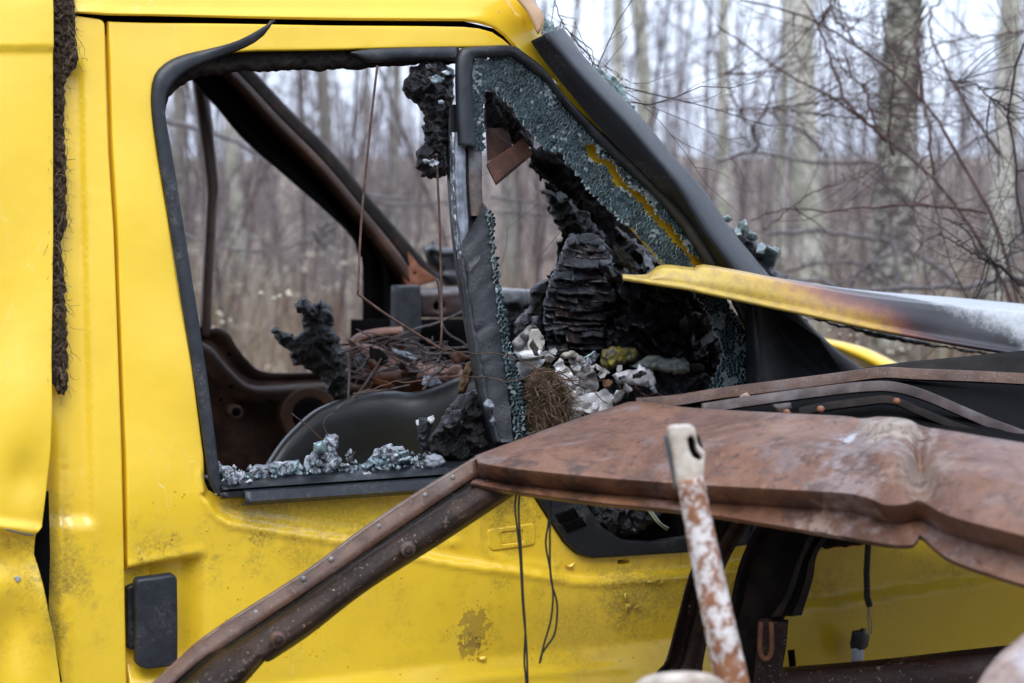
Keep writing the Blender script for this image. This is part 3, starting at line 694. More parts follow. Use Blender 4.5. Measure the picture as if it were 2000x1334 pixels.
CRK = np.array([(1158, 285), (1164, 306), (1192, 322), (1212, 350), (1236, 374), (1262, 392), (1280, 420), (1317, 455), (1350, 500), (1384, 528)], float)
def shards(name, poly, surf, cell, parent, mats, seed=1, excl=None, jit=.36, th=.0045, gap=.965, tilt=.0008, off=0.0):
    r_ = np.random.default_rng(seed); poly = np.asarray(poly, float); lo, hi = poly.min(0) - 3 * cell, poly.max(0) + 3 * cell
    gx, gy = np.meshgrid(np.arange(lo[0], hi[0], cell), np.arange(lo[1], hi[1], cell * .87)); gx[1::2] += cell / 2
    p = np.stack([gx.ravel(), gy.ravel()], 1) + r_.uniform(-jit, jit, (gx.size, 2)) * cell
    vv, _, ff, *_r = delaunay_2d_cdt([Vector(a) for a in p], [], [], 0, 1e-6); vv = np.array([tuple(a) for a in vv]); ff = np.array(ff)
    A, B, C = vv[ff[:, 0]], vv[ff[:, 1]], vv[ff[:, 2]]
    d = 2 * (A[:, 0] * (B[:, 1] - C[:, 1]) + B[:, 0] * (C[:, 1] - A[:, 1]) + C[:, 0] * (A[:, 1] - B[:, 1])); sA, sB, sC = (A ** 2).sum(1), (B ** 2).sum(1), (C ** 2).sum(1)
    cc = np.stack([(sA * (B[:, 1] - C[:, 1]) + sB * (C[:, 1] - A[:, 1]) + sC * (A[:, 1] - B[:, 1])) / d, (sA * (C[:, 0] - B[:, 0]) + sB * (A[:, 0] - C[:, 0]) + sC * (B[:, 0] - A[:, 0])) / d], 1)
    inc = {}
    for t, f in enumerate(ff):
        for a in f: inc.setdefault(int(a), []).append(t)
    ok = inside(vv, poly)
    if excl is not None: ok &= ~excl(vv)
    V, F, FM, o = [], [], [], 0
    for i in np.nonzero(ok)[0]:
        c = cc[inc[int(i)]]; c = c[np.argsort(np.arctan2(*(c - vv[i]).T[::-1]))]; n = len(c)
        if n < 3 or np.abs(c - vv[i]).max() > cell * 2: continue
        m = c.mean(0); outer = m + (c - m) * gap; inner = m + (c - m) * (gap * r_.uniform(.80, .95))
        tl = r_.normal(0, tilt, 2) / cell; of = off + r_.normal(0, .0004)
        X0 = surf(outer, of - .0016 + (outer - m) @ tl); X1 = surf(inner, of + (inner - m) @ tl); X2 = surf(outer, of - th)
        V += [X0, X1, X2]; F.append([o + n + k for k in range(n)]); FM.append(2 if len(mats) > 2 and mn.noise(Vector((m[0] * .02, m[1] * .02, 5))) + r_.normal(0, .20) > .42 else 0)
        for k in range(n):
            j = (k + 1) % n
            F.append([o + k, o + j, o + n + j, o + n + k]); FM.append(1)
            F.append([o + 2 * n + k, o + 2 * n + j, o + j, o + k]); FM.append(1)
        F.append([o + 2 * n + k for k in range(n)][::-1]); FM.append(0); o += 3 * n
    ob = link(name, np.vstack(V), F, None, parent, False, mats, FM); recalc(ob)
    return tag(ob, kind='stuff')
exc = lambda v: (pdist(v, CRK, False) < 5 + 4.5 * (.5 + .5 * np.sin(v[:, 0] / 9)))
shards('cracked_quarter_glass', GO, lambda p, o: onS(p, o), 6.6, door, [M_glass, M_glasse, M_glassc], 7, exc, .5, off=-.004)
# yellow inner frame seen through the crack in the glass
panel('inner_frame', [(1118, 258), (1172, 262), (1228, 320), (1305, 402), (1405, 530), (1392, 566), (1330, 524), (1250, 434), (1168, 338)], M_body, van, off=-.035, step=14, rnd=0, flange=.02)
# black lower corner of the quarter window with a vent grille
LC = [(1046, 966), (1112, 1064), (1136, 1085), (1162, 1092), (1350, 1080), (1480, 1064), (1480, 1020), (1340, 1050), (1280, 1060), (1220, 1056), (1180, 1030), (1150, 990), (1130, 940), (1010, 926)]
panel('corner_panel', LC, M_blk, door, off=-.004, step=10, rnd=4, rdep=.004, flange=.012)
for (a, b) in (((1086, 1008), (1112, 990)), ((1100, 1024), (1126, 1004))):
    for k in range(9):
        t = k / 9; x, y = 1086 + 38 * t + (14 if a[0] > 1090 else 0) * 1.0, 1006 - 14 * t + (a[1] - 1008) * 1.1
        panel('grille_rib', [(x, y), (x + 3, y - 1.1), (x + 13, y + 16), (x + 10, y + 17)], M_pit, door, off=.0, step=6, rnd=1, rdep=.001, flange=.003)
# divider post: silvery channel above, charred below
def slat(name, L, Rr_, mat, parent, off=0.0, th=.02, bul=.006, n=40, ruf=0.0, sd_=1.0):
    a, b = cat(L, n), cat(Rr_, n); rows = []
    for u, of in ((0, -th), (0, 0), (.12, bul * .7), (.5, bul), (.88, bul * .7), (1, 0), (1, -th)):
        q = a * (1 - u) + b * u
        o_ = np.array([of + ruf * mn.fractal(Vector((x * .08, y * .08, sd_ + u)), .8, 2, 4) for x, y in q]); rows.append(onS(q, off + o_))
    X = np.vstack(rows); m = len(rows); idx = np.arange(m * n).reshape(m, n); F = []
    for i in range(m - 1): F += list(zip(idx[i][:-1], idx[i][1:], idx[i + 1][1:], idx[i + 1][:-1]))
    F += list(zip(idx[-1][:-1], idx[-1][1:], idx[0][1:], idx[0][:-1]))
    o = link(name, X, [tuple(map(int, f)) for f in F], mat, parent); recalc(o); return autosmooth(o, 45)
M_slate = plain('slate_grey_char', (.040, .046, .054), .5, .45, .5, 26, .6, .004, col2=(.014, .016, .019), dust=.5)
slat('divider_back', [(886, 200), (886, 300), (893, 420), (904, 520), (926, 660), (945, 760), (958, 812), (974, 862)], [(912, 200), (946, 300), (950, 400), (962, 450), (975, 560), (990, 640), (1006, 740), (1020, 860)], M_blk, door, -.022, .012, .002)
slat('divider_channel', [(890, 258), (889, 300), (890, 380), (895, 430), (904, 500)], [(912, 258), (912, 300), (914, 380), (918, 430), (920, 500)], M_alu, door, -.006, .012, .004, ruf=.002)
slat('divider_strip', [(884, 258), (884, 300), (886, 380), (890, 440), (899, 505)], [(888, 258), (888, 300), (889, 380), (894, 440), (903, 505)], M_ashd, door, -.002, .01, .002, ruf=.002)
slat('rusty_inner_post', [(920, 285), (921, 320), (922, 370), (926, 420)], [(946, 285), (947, 320), (947, 370), (950, 420)], rust('scorched_post', (.03, .026, .026), (.08, .065, .06), (.17, .11, .08), 22, grey=(.13, .135, .15), gamt=.8, bump=.3), door, -.012, .012, .004)
slat('divider_charred', [(904, 470), (907, 520), (918, 600), (928, 670), (944, 745), (958, 815), (975, 864)], [(946, 395), (962, 425), (962, 500), (974, 600), (988, 700), (998, 790), (1006, 862)], M_slate, door, -.004, .016, .008, ruf=.006, sd_=4.2)
slat('divider_edge', [(897, 505), (905, 560), (918, 640), (932, 720), (950, 800), (968, 862)], [(906, 505), (912, 560), (926, 640), (942, 720), (958, 800), (976, 862)], M_slate, door, .002, .012, .004, ruf=.004, sd_=7.2)
shards('glass_crumbs', [(948, 410), (966, 425), (962, 450), (976, 558), (988, 619), (1004, 700), (1018, 764), (1030, 850), (1004, 862), (996, 780), (984, 690), (972, 610), (962, 520), (955, 450)], lambda p, o: onS(p, o), 7.5, door, [M_glass, M_glasse], 9, None, .4, .006, .95, .003, off=.006)
# raindrops on the door
V, F, o = [], [], 0
rd = np.random.default_rng(12)
for k in range(150):
    x, y = rd.uniform(260, 1300), rd.uniform(930, 1330)
    if k > 90: x, y = rd.uniform(390, 700), rd.uniform(1010, 1320)
    if inside(np.array([(x, y)]), np.array(WIN))[0] or 250 < x < 420 and y > 1090: continue
    r0 = rd.uniform(.0009, .0023); c = np.array(S1(x, y, ddo(x, y)))
    ring = [(1, 0), (.8, .45), (.4, .66)]
    for rr, hh in ring:
        for a in np.arange(8) * math.pi / 4: V.append(c + np.array((math.cos(a) * rr * r0, -hh * r0 * .42, math.sin(a) * rr * r0 * rd.uniform(1.1, 1.3))))
    V.append(c + np.array((0, -.70 * r0 * .42, 0)))
    for i in range(2):
        for a in range(8): F.append((o + i * 8 + a, o + i * 8 + (a + 1) % 8, o + i * 8 + 8 + (a + 1) % 8, o + i * 8 + 8 + a))
    for a in range(8): F.append((o + 16 + a, o + 16 + (a + 1) % 8, o + 24))
    o += 25
tag(link('raindrops', V, F, plain('wet_paint_drop', (.70, .42, .01), .08, .5, .05), door), kind='stuff')
# curled flakes of paint
for (pl, sd_) in (([(1040, 0)], 0),):
    for q in ([(1258, 1136), (1268, 1132), (1290, 1132), (1297, 1137), (1286, 1141), (1272, 1140)], [(1217, 1160), (1221, 1156), (1222, 1178), (1240, 1178), (1247, 1184), (1236, 1188), (1222, 1186), (1219, 1200)], [(925, 1240), (934, 1242), (938, 1252), (930, 1250)], [(928, 1284), (948, 1281), (949, 1288), (932, 1289)], [(1106, 1104), (1118, 1106), (1128, 1100), (1124, 1110), (1112, 1110)]):
        panel('paint_flake', q, M_door, door, disp=lambda x, y: dd(x, y) + .004 * np.abs(np.sin((x + y) / 7)), off=.002, step=3, rnd=0, flange=.001)
# jambs behind the door gaps
panel('door_jamb', [(180, 20), (260, 20), (275, 300), (285, 700), (300, 1100), (300, 1560), (215, 1560), (205, 900), (190, 400)], M_body, van, off=-.026, step=30, rnd=0, flange=.02)
panel('roof_gutter', [(64, 12), (180, 15), (905, 30), (980, 50), (1020, 88), (1000, 112), (940, 80), (905, 72), (200, 60), (64, 44)], M_pit, van, off=-.024, step=20, rnd=0, flange=.01)
# ------------------------------------------------------------------ windscreen pillar trim, broken windscreen
tu = [(1093, 58), (1142, 124), (1189, 174), (1250, 238), (1303, 302), (1371, 378), (1420, 450), (1498, 545), (1560, 622), (1604, 666), (1650, 704), (1700, 738)]
tr = [(1064, 66), (1101, 111), (1145, 162), (1216, 236), (1260, 287), (1325, 365), (1376, 448), (1455, 552), (1520, 635), (1560, 685), (1600, 720), (1640, 748)]
tl = [(1039, 79), (1071, 125), (1148, 219), (1212, 290), (1245, 322), (1297, 374), (1351, 430), (1430, 560), (1470, 640), (1500, 690), (1530, 740), (1560, 775)]
def Sd(x, y): return float((np.array(S1(x, y)) - CAMP) @ FW)
def sdp(pts, o): return [(x, y, Sd(x, y) + o) for x, y in pts]
dpt = lambda pts, d0, d1: [(x, y, d0 + (d1 - d0) * i / (len(pts) - 1)) for i, (x, y) in enumerate(pts)]
loft('pillar_trim', [sdp([(x + 4, y - 3) for x, y in tu], .10), sdp(tu, .03), sdp([(a[0] * .5 + b[0] * .5, a[1] * .5 + b[1] * .5) for a, b in zip(tu, tr)], -.025), sdp(tr, -.055), sdp([(x - 2, y + 2) for x, y in tr], -.055), sdp(tl, -.030), sdp([(x + 6, y + 1) for x, y in tl], .01)], 50, M_trim, van, 2, .003, ang=50)
M_glassq = plain('greenish_glass_chunk', (.20, .26, .26), .08, .8, .5, 90, .2, col2=(.05, .075, .075))
# dark foot of the trim by the bonnet, where the mirror arm sat
loft('mirror_foot', [[(1452, 590, 3.74), (1456, 680, 3.74), (1456, 800, 3.74)], [(1460, 586, 3.69), (1464, 680, 3.68), (1468, 800, 3.68)], [(1474, 590, 3.665), (1480, 680, 3.655), (1494, 800, 3.655)], [(1490, 600, 3.69), (1500, 690, 3.68), (1520, 800, 3.68)], [(1530, 615, 3.73), (1550, 700, 3.73), (1585, 800, 3.73)], [(1600, 660, 3.77), (1650, 735, 3.77), (1710, 810, 3.78)]], 24, M_trim, van, 3, .003, curve=True)
ws = np.array([(1058, 30), (1066, 36), (1092, 58), (1160, 130), (1215, 165), (1232, 200), (1248, 245), (1300, 303), (1372, 385), (1410, 440), (1440, 470), (1460, 490), (1430, 470), (1360, 395), (1290, 318), (1200, 212), (1130, 132), (1080, 78), (1060, 60)], float)
wsd = lambda p, o=0.0: atD(p, 3.76 + (np.asarray(p)[:, 0] - 1058) * .0006 - np.asarray(o))
shards('windscreen_edge', ws, wsd, 8, van, [M_glassp, M_glasse], 21, None, .45, .005, .98, .003)
bc = blob('windscreen_corner', [(1425, 445), (1450, 440), (1470, 452), (1482, 480), (1500, 490), (1520, 500), (1512, 525), (1540, 540), (1535, 560), (1490, 552), (1455, 512), (1432, 470)], .30, .03, M_foil, van, amp=.02, freq=35, kind='voro', step=5, seed=8.2, smooth=False)
for k, (x, y, s_) in enumerate(((1452, 440, 13), (1470, 462, 10), (1440, 452, 9), (1502, 500, 20), (1486, 486, 11), (1516, 492, 9), (1420, 428, 8), (1570, 628, 8), (1582, 640, 6))):
    a = rng.uniform(0, 3); pl = [(x + s_ * math.cos(a + t) * rng.uniform(.6, 1.1), y + s_ * math.sin(a + t) * rng.uniform(.6, 1.1)) for t in np.arange(5) * 1.257]
    sheet('glass_lump', [(a_ + (a_ - x) * .2, b_ + (b_ - y) * .2) for a_, b_ in pl], .258, M_glassq, van, amp=.004, freq=60, step=6, seed=k + .5, edge=1, thick=.005, tilt=(rng.uniform(-.0016, .0016), rng.uniform(-.0016, .0016)))
# ------------------------------------------------------------------ bonnet, sprung up, scorched towards the front
ht = [(1216, 541), (1262, 541), (1292, 523), (1345, 527), (1358, 528), (1372, 522), (1440, 533), (1500, 545), (1600, 563), (1700, 580), (1850, 597), (2000, 611), (2200, 630)]
hbm = [(1216, 543), (1262, 550), (1300, 556), (1345, 563), (1358, 566), (1380, 571), (1440, 584), (1500, 597), (1600, 618), (1700, 640), (1850, 668), (2000, 693), (2200, 728)]
D0, D1 = 3.52, 3.60
hd = lambda pts, o: [(x, y, 3.52 + (x - 1216) * .00022 + o) for x, y in pts]
hoodp = [hd([(x + 12, y - 3 - 11 * ss(1600, 1800, x)) for x, y in ht], .55), hd([(x + 5, y - 2 - 9 * ss(1600, 1800, x)) for x, y in ht], .25), hd([(x, y - 3) for x, y in ht], .05), hd(ht, .015), hd([(x, y + 4) for x, y in ht], 0), hd([(a[0], a[1] * .45 + b[1] * .55) for a, b in zip(ht, hbm)], -.012), hd([(x, y - 5) for x, y in hbm], -.012), hd(hbm, -.022), hd([(x, y + 3) for x, y in hbm], -.018)]
loft('bonnet', hoodp, 110, M_hood, van, 3, .0025, dfun=lambda x, y: .003 * np.sin(x / 70 + y / 25))
# ragged burnt sealant under the bonnet's edge
q = [(1560, 615), (1640, 632), (1700, 645), (1740, 652), (1760, 657), (1850, 676), (1960, 694), (1950, 698), (1850, 682), (1760, 668), (1735, 664), (1715, 661), (1690, 656), (1680, 648), (1640, 640), (1600, 628)]
blob('burnt_sealant', q, .28, .008, M_char, van, amp=.006, freq=70, step=4, seed=5.5, edge=4)
# far wing edge, still yellow
loft('far_wing', [[(1596, 660, 4.6), (1650, 670, 4.62), (1700, 685, 4.65), (1762, 716, 4.68)], [(1604, 668, 4.55), (1650, 683, 4.58), (1690, 700, 4.6), (1735, 724, 4.62)], [(1608, 674, 4.6), (1645, 692, 4.62), (1680, 710, 4.65), (1700, 730, 4.67)]], 24, M_hood if False else M_body, van, 3, .003, curve=True)
# ------------------------------------------------------------------ front wing (in shade), engine bay
FW_ = [(1395, 1120), (1500, 1085), (1580, 1072), (1660, 1068), (1745, 1050), (1900, 1035), (2150, 1010), (2150, 1600), (1395, 1600)]
def dfw(x, y): return -.03 - .012 * ss(1205, 1195, y + (x - 1540) * .14) - .02 * ss(1400, 1100, y)
panel('front_wing', FW_, M_fend_shaded, van, disp=dfw, step=14, flange=.03)
M_red = plain('red_primer', (.42, .06, .02), .6, .3, .3, 30)
panel('red_primer_edge', [(1640, 1072), (1690, 1066), (1732, 1056), (1738, 1062), (1715, 1076), (1668, 1080)], M_red, van, disp=dfw, off=.004, step=8, rnd=1, rdep=.001, flange=.003)
blob('bay_void_backing', [(1300, 900), (1500, 850), (1800, 800), (2100, 800), (2100, 1050), (1900, 1045), (1745, 1056), (1600, 1076), (1480, 1100), (1320, 1080)], .12, .04, M_pit, van, amp=.02, freq=14, step=18, seed=4.4)  # black backing standing for the unlit void of the engine bay
blob('engine_block', [(1560, 1000), (1640, 990), (1740, 1000), (1735, 1050), (1690, 1062), (1610, 1072), (1570, 1060)], .05, .05, M_chark, van, amp=.02, freq=20, step=8, seed=6.4)
# hanging cable with its plug
cb = [S1(1690, 1000, .03), S1(1678, 1060, .03), S1(1675, 1110, .03), S1(1676, 1160, .03), S1(1681, 1178, .03)]
P = np.array([tuple(a) for a in cb]); n = 90; t = np.linspace(0, 1, n); PP = np.stack([np.interp(t, np.linspace(0, 1, 5), P[:, i]) for i in range(3)], 1)
tube1('corrugated_conduit', PP, .0062 + .0011 * np.sin(np.arange(n) * 2.1), M_wire, van, 8, straight=True)
for dx in (-2, 2):
    tube1('plug_wire', [S1(1680, 1176, .03), S1(1679 + dx, 1195, .03), S1(1682 + dx * 1.5, 1212, .03), S1(1682 + dx, 1232, .03)], .0013, plain('pale_wire', (.3, .28, .24), .5), van, 5, 10)
blob('plug', rounded([(1664, 1232), (1680, 1230), (1682, 1226), (1692, 1228), (1693, 1236), (1698, 1240), (1696, 1262), (1684, 1274), (1662, 1268), (1660, 1258)], 2), -.01, .014, M_blk, van, amp=.002, freq=40, kind='cell', step=5, seed=1.5, edge=.5, ang=35)
blob('plug_sleeve', rounded([(1664, 1262), (1688, 1266), (1687, 1294), (1662, 1294)], 3), -.01, .012, plain('grey_white_plastic', (.42, .46, .52), .5), van, amp=.0005, freq=40, step=5, seed=1.5, edge=.3)
blob('dark_clip', rounded([(1538, 1270), (1552, 1268), (1555, 1300), (1542, 1306)], 2), -.01, .008, M_pit, van, amp=.001, step=5, edge=.5)

# ------------------------------------------------------------------ inside the cab
FY = 1.48
def lz(rows, Y0, d):      # rows given as (px, py, inward offset)
    out = []
    for r_ in rows:
        p = np.array([(a[0], a[1]) for a in r_], float); Yv = np.array([Y0(a[0], a[1]) + a[2] for a in r_])
        rr = ray(p); out.append([(x, y, t) for (x, y), t in zip(p, (Yv - CAMP[1]) / rr[:, 1])])
    return out
fy = lambda x, y: 1.55 - .17 * max(0, (560 - y) / 560)
fu = [(440, 80), (500, 146), (562, 212), (650, 300), (728, 395), (800, 478), (862, 548)]
fm1 = [(420, 100), (480, 160), (545, 230), (632, 318), (708, 408), (775, 490), (815, 548)]
fm2 = [(405, 120), (465, 176), (525, 246), (610, 332), (684, 420), (745, 505), (782, 552)]
fl = [(350, 110), (385, 162), (425, 205), (480, 270), (560, 340), (640, 410), (690, 460), (705, 500), (708, 560), (707, 650)]
o3 = lambda pts, o: [(x, y, o) for x, y in pts]
loft('far_pillar', lz([o3(fm1, -.035), o3([((a[0] + b[0]) / 2, (a[1] + b[1]) / 2) for a, b in zip(fm1, fm2)], -.045), o3(fm2, -.02)], fy, 0), 60, M_rustb, van, 3, .003)
loft('far_pillar_edge', lz([o3(fu, .02), o3([(x - 3, y + 2) for x, y in fu], -.02), o3(fm1, -.035)], fy, 0), 60, M_rustk, van, 3, .003)
loft('far_pillar_web', lz([o3(fm2, -.02), o3([(x - 5, y + 4) for x, y in fm2], .03), o3(fl[:-2], -.03), o3([(x - 2, y + 2) for x, y in fl[:-2]], .03)], fy, 0), 60, M_pit, van, 3, .003)
vl = [(690, 460), (705, 500), (708, 560), (707, 660), (706, 760)]; vr = [(745, 470), (785, 540), (790, 580), (790, 660), (790, 760)]
vm = [[a * (1 - u) + b * u for a, b in zip(p, q)] for p, q, u in ((l, r_, .5) for l, r_ in zip(vl, vr))]
rows = []
for u, o_ in ((0, .03), (.02, -.02), (.2, -.03), (.24, 0), (.45, .0), (.5, -.03), (.62, -.035), (.66, .01), (1, .02)):
    rows.append([(a[0] * (1 - u) + b[0] * u, a[1] * (1 - u) + b[1] * u, o_) for a, b in zip(vl, vr)])
loft('far_door_seal', lz(rows, fy, 0), 30, M_pit, van, 2, .002, ang=40)
panelY = lambda Y: (lambda p, o: atY(p, Y) + np.array((0, -1, 0)) * np.asarray(o).reshape(-1, 1))
panel('rusty_gusset', [(782, 470), (820, 520), (858, 548), (820, 558), (795, 562), (782, 530)], M_rusto, van, [rounded([(794, 514), (799, 514), (799, 519), (794, 519)], 2), rounded([(808, 532), (813, 532), (813, 537), (808, 537)], 2)], surf=panelY(1.50), step=8, rnd=3, flange=.03)
panel('grey_dash_bracket', [(777, 560), (822, 558), (824, 640), (812, 700), (800, 740), (780, 720), (776, 640)], plain('sooty_steel', (.045, .052, .06), .6, .4, .5, 40, .3, col2=(.02, .023, .027)), van, surf=panelY(1.22), step=10, rnd=3, flange=.04)
# far door: rear post, inner panel, sill
loft('far_door_post', lz([o3([(372, 140), (380, 200), (400, 350), (400, 420), (393, 560), (390, 660)], 0), o3([(378, 140), (386, 200), (406, 350), (406, 420), (399, 560), (396, 660)], -.03), o3([(400, 140), (405, 180), (424, 350), (421, 400), (413, 560), (410, 660)], -.02), o3([(404, 140), (409, 180), (427, 350), (424, 400), (416, 560), (413, 660)], .02)], lambda x, y: 1.5, 0), 40, M_rustb, van, 2, .003)
fd_o = [(360, 620), (398, 645), (425, 642), (445, 652), (462, 680), (485, 708), (505, 724), (540, 730), (600, 729), (660, 728), (720, 728)]
fd_1 = [(360, 640), (395, 662), (415, 668), (432, 690), (455, 716), (478, 738), (500, 746), (545, 744), (600, 741), (660, 740), (720, 740)]
fd_2 = [(360, 660), (392, 674), (408, 682), (425, 702), (448, 728), (472, 750), (496, 760), (545, 760), (600, 756), (660, 754), (720, 754)]
fd_3 = [(360, 700), (390, 700), (405, 720), (420, 740), (446, 762), (470, 780), (500, 786), (545, 786), (600, 782), (660, 780), (720, 780)]
fd_4 = [(360, 960), (390, 960), (410, 960), (430, 960), (450, 960), (475, 960), (505, 960), (545, 960), (600, 960), (660, 960), (720, 960)]
loft('far_door_panel', lz([o3(fd_o, .05), o3(fd_o, 0), o3(fd_1, .03), o3(fd_2, -.05), o3(fd_3, -.03), o3(fd_3, .0), o3(fd_4, .03)], lambda x, y: 1.48, 0), 60, rust('rust_far_door', (.012, .009, .008), (.05, .027, .019), (.12, .062, .042), 8, rough=.5, wet=.15, bump=.3), van, 3, .003, dfun=lambda x, y: .012 * np.sin(x / 23) * np.sin(y / 29) * ss(760, 800, y))
for (x, y, r_) in ((462, 805, 8), (452, 755, 4), (432, 780, 4), (528, 782, 5), (448, 692, 4), (606, 812, 34)):
    a = np.arange(18) * math.tau / 18
    for nm, k1, k2, mt, Yh in (('hole_rim', 1.7, 1.0, M_rustb, 1.425), ):
        oo = [(x + r_ * k1 * math.cos(t), y + r_ * k1 * math.sin(t)) for t in a]; ii = [(x + r_ * math.cos(t), y + r_ * math.sin(t)) for t in a]
        if r_ > 6: panel(nm, oo, mt, van, [ii], surf=panelY(Yh), step=6, rnd=3, rdep=.006, flange=.03)
    panel('dark_hole', [(x + r_ * math.cos(t), y + r_ * math.sin(t)) for t in a], M_pit, van, surf=panelY(1.424), step=8, rnd=0, flange=.004)
box('inner_door_box', (-.35, 1.36, .55), (.15, 1.42, .98), M_rustk, van)
# dash remains on the far side
panel('dash_box', rounded([(822, 572), (918, 566), (940, 566), (940, 622), (824, 622), (818, 600)], 6), M_rustp, van, [rounded([(851, 594), (862, 592), (866, 600), (858, 606), (850, 602)], 3)], surf=panelY(1.25), step=8, rnd=6, rdep=.03, flange=.10)
panel('dash_void_sheet', [(690, 625), (1080, 622), (1080, 900), (690, 900)], M_pit, van, surf=panelY(1.45), step=30, rnd=0, flange=.02)  # black sheet standing for the dark voids below the dash
blob('dash_ledge', [(900, 574), (985, 566), (1040, 568), (1070, 575), (1068, 640), (1000, 640), (940, 625)], 1.15, .05, M_foil, van, amp=.03, freq=16, step=7, seed=12.2)
panel('windscreen_ledge', [(940, 566), (980, 563), (1050, 568), (1048, 574), (980, 571), (940, 573)], plain('pale_edge', (.42, .43, .46), .5), van, surf=panelY(1.20), step=8, rnd=1.5, rdep=.003, flange=.02)
mb = blob('far_mirror', [(828, 486), (840, 478), (846, 470), (852, 482), (882, 484), (900, 480), (908, 500), (905, 540), (900, 562), (868, 560), (862, 548), (850, 530), (834, 512)], 1.62, .05, plain('sooty_blue_black', (.028, .034, .040), .45, .5, .4, 20), van, amp=.02, freq=18, kind='cell', step=6, seed=2.7)
# curved rusty ducts behind the wheel
for k, rws in enumerate(([[(664, 705, .95), (690, 660, .95), (730, 645, .98), (785, 640, 1.0)], [(672, 712, .85), (698, 668, .85), (735, 655, .88), (788, 650, .9)], [(690, 700, .98), (715, 680, 1.0), (750, 672, 1.02), (790, 668, 1.02)], [(700, 730, 1.0), (725, 705, 1.02), (755, 690, 1.03), (790, 690, 1.04)]],
                         [[(676, 660, .80), (690, 690, .80), (700, 730, .80), (702, 760, .8)], [(690, 668, .76), (712, 695, .74), (735, 720, .74), (760, 745, .76)], [(704, 670, .82), (735, 675, .82), (765, 690, .82), (790, 705, .84)]],
                         [[(735, 715, .78), (780, 712, .78), (830, 712, .78), (900, 715, .78)], [(730, 735, .70), (780, 735, .70), (840, 735, .70), (905, 735, .70)], [(720, 762, .72), (780, 768, .72), (840, 765, .72), (905, 750, .72)]])):
    loft('rusty_duct', lz([[(a, b, c) for a, b, c in r_] for r_ in rws], lambda x, y: 0.0, 0), 24, M_rusto, van, 4, .003, curve=True)
for k in range(16):
    x, y = rng.uniform(690, 915), rng.uniform(690, 758); a = rng.uniform(0, 3.1); L, W = rng.uniform(12, 34), rng.uniform(5, 15); ca, sa = math.cos(a), math.sin(a)
    sheet('rusty_scrap', [(x + u * L * ca - v * W * sa, y + u * L * sa * .6 + v * W * ca) for u, v in ((-1, -.6), (.1, -1), (1, -.4), (.7, .9), (-.4, .7))], rng.uniform(.50, .70), (M_rusto, M_rustb, M_rustk, M_ashd)[k % 4], van, amp=.02, freq=24, step=5, seed=k * 2.3, tilt=(rng.uniform(-.003, .003), rng.uniform(-.003, .003)))
# charred steering column clump
blob('steering_column', [(527, 652), (538, 641), (556, 648), (575, 657), (588, 645), (592, 622), (578, 600), (580, 586), (600, 584), (610, 596), (628, 584), (646, 596), (652, 622), (648, 640), (660, 655), (672, 690), (680, 730), (683, 762), (668, 775), (640, 765), (624, 735), (600, 722), (575, 712), (566, 690), (545, 672)], .62, .06, M_chara, van, amp=.028, freq=45, step=3.5, seed=9.4, edge=8, smooth=False)
# grey plastic shell of the seat base
sh_t = [(520, 910), (548, 868), (575, 838), (612, 806), (650, 788), (700, 773), (760, 766), (800, 769), (830, 765), (862, 754), (893, 741), (960, 720)]
shr = []
for k, (dy, o_) in enumerate(((0, .05), (2, .012), (16, -.004), (44, -.012), (84, -.012), (130, -.006), (180, .0), (240, .02))):
    shr.append([(x + k * 1.5, y + dy, o_ + .06 * math.sin((x - 520) / 110)) for x, y in sh_t])
loft('seat_shell', lz(shr, lambda x, y: .50, 0), 60, M_grey, van, 4, .003, curve=True)
box('seat_box', (-.45, .5, .5), (.35, 1.0, .9), M_pit, van)
# ------------------------------------------------------------------ the charred dashboard filling the front of the cab
DM = [(1030, 300), (1050, 285), (1062, 262), (1100, 255), (1150, 305), (1220, 380), (1300, 480), (1350, 535), (1420, 600), (1490, 640), (1500, 900), (1460, 1060), (1160, 1080), (1000, 960), (985, 830), (1000, 700), (1010, 660), (1062, 650), (1058, 610), (1062, 560), (1082, 520), (1102, 480), (1106, 442), (1086, 420), (1080, 372), (1062, 346), (1036, 332)]
blob('charred_dashboard', DM, .42, .07, M_chark, van, amp=.03, freq=22, step=6, seed=11.3, edge=11, smooth=False)
def layer(x, y):
    w = np.array([mn.fractal(Vector((a * .02, b * .02, 2.2)), .8, 2, 4) for a, b in zip(x, y)])
    u = (y + .25 * (x - 1130)) / 12.5 + 2.4 * w
    v = (x + .12 * y) / 30 + 1.6 * w
    return .0065 * (u % 1) ** .5 - .010 * np.exp(-(((v % 1) - .5) / .05) ** 2) + .008 * np.sin(v * 2.1)
blob('charred_block', [(1106, 466), (1140, 458), (1172, 462), (1196, 490), (1200, 530), (1188, 580), (1176, 620), (1182, 665), (1150, 690), (1100, 676), (1070, 640), (1062, 606), (1066, 580), (1072, 548), (1090, 512)], .24, .055, M_charb, van, amp=.006, freq=16, step=2.6, seed=3.9, edge=5, extra=layer, ang=28)
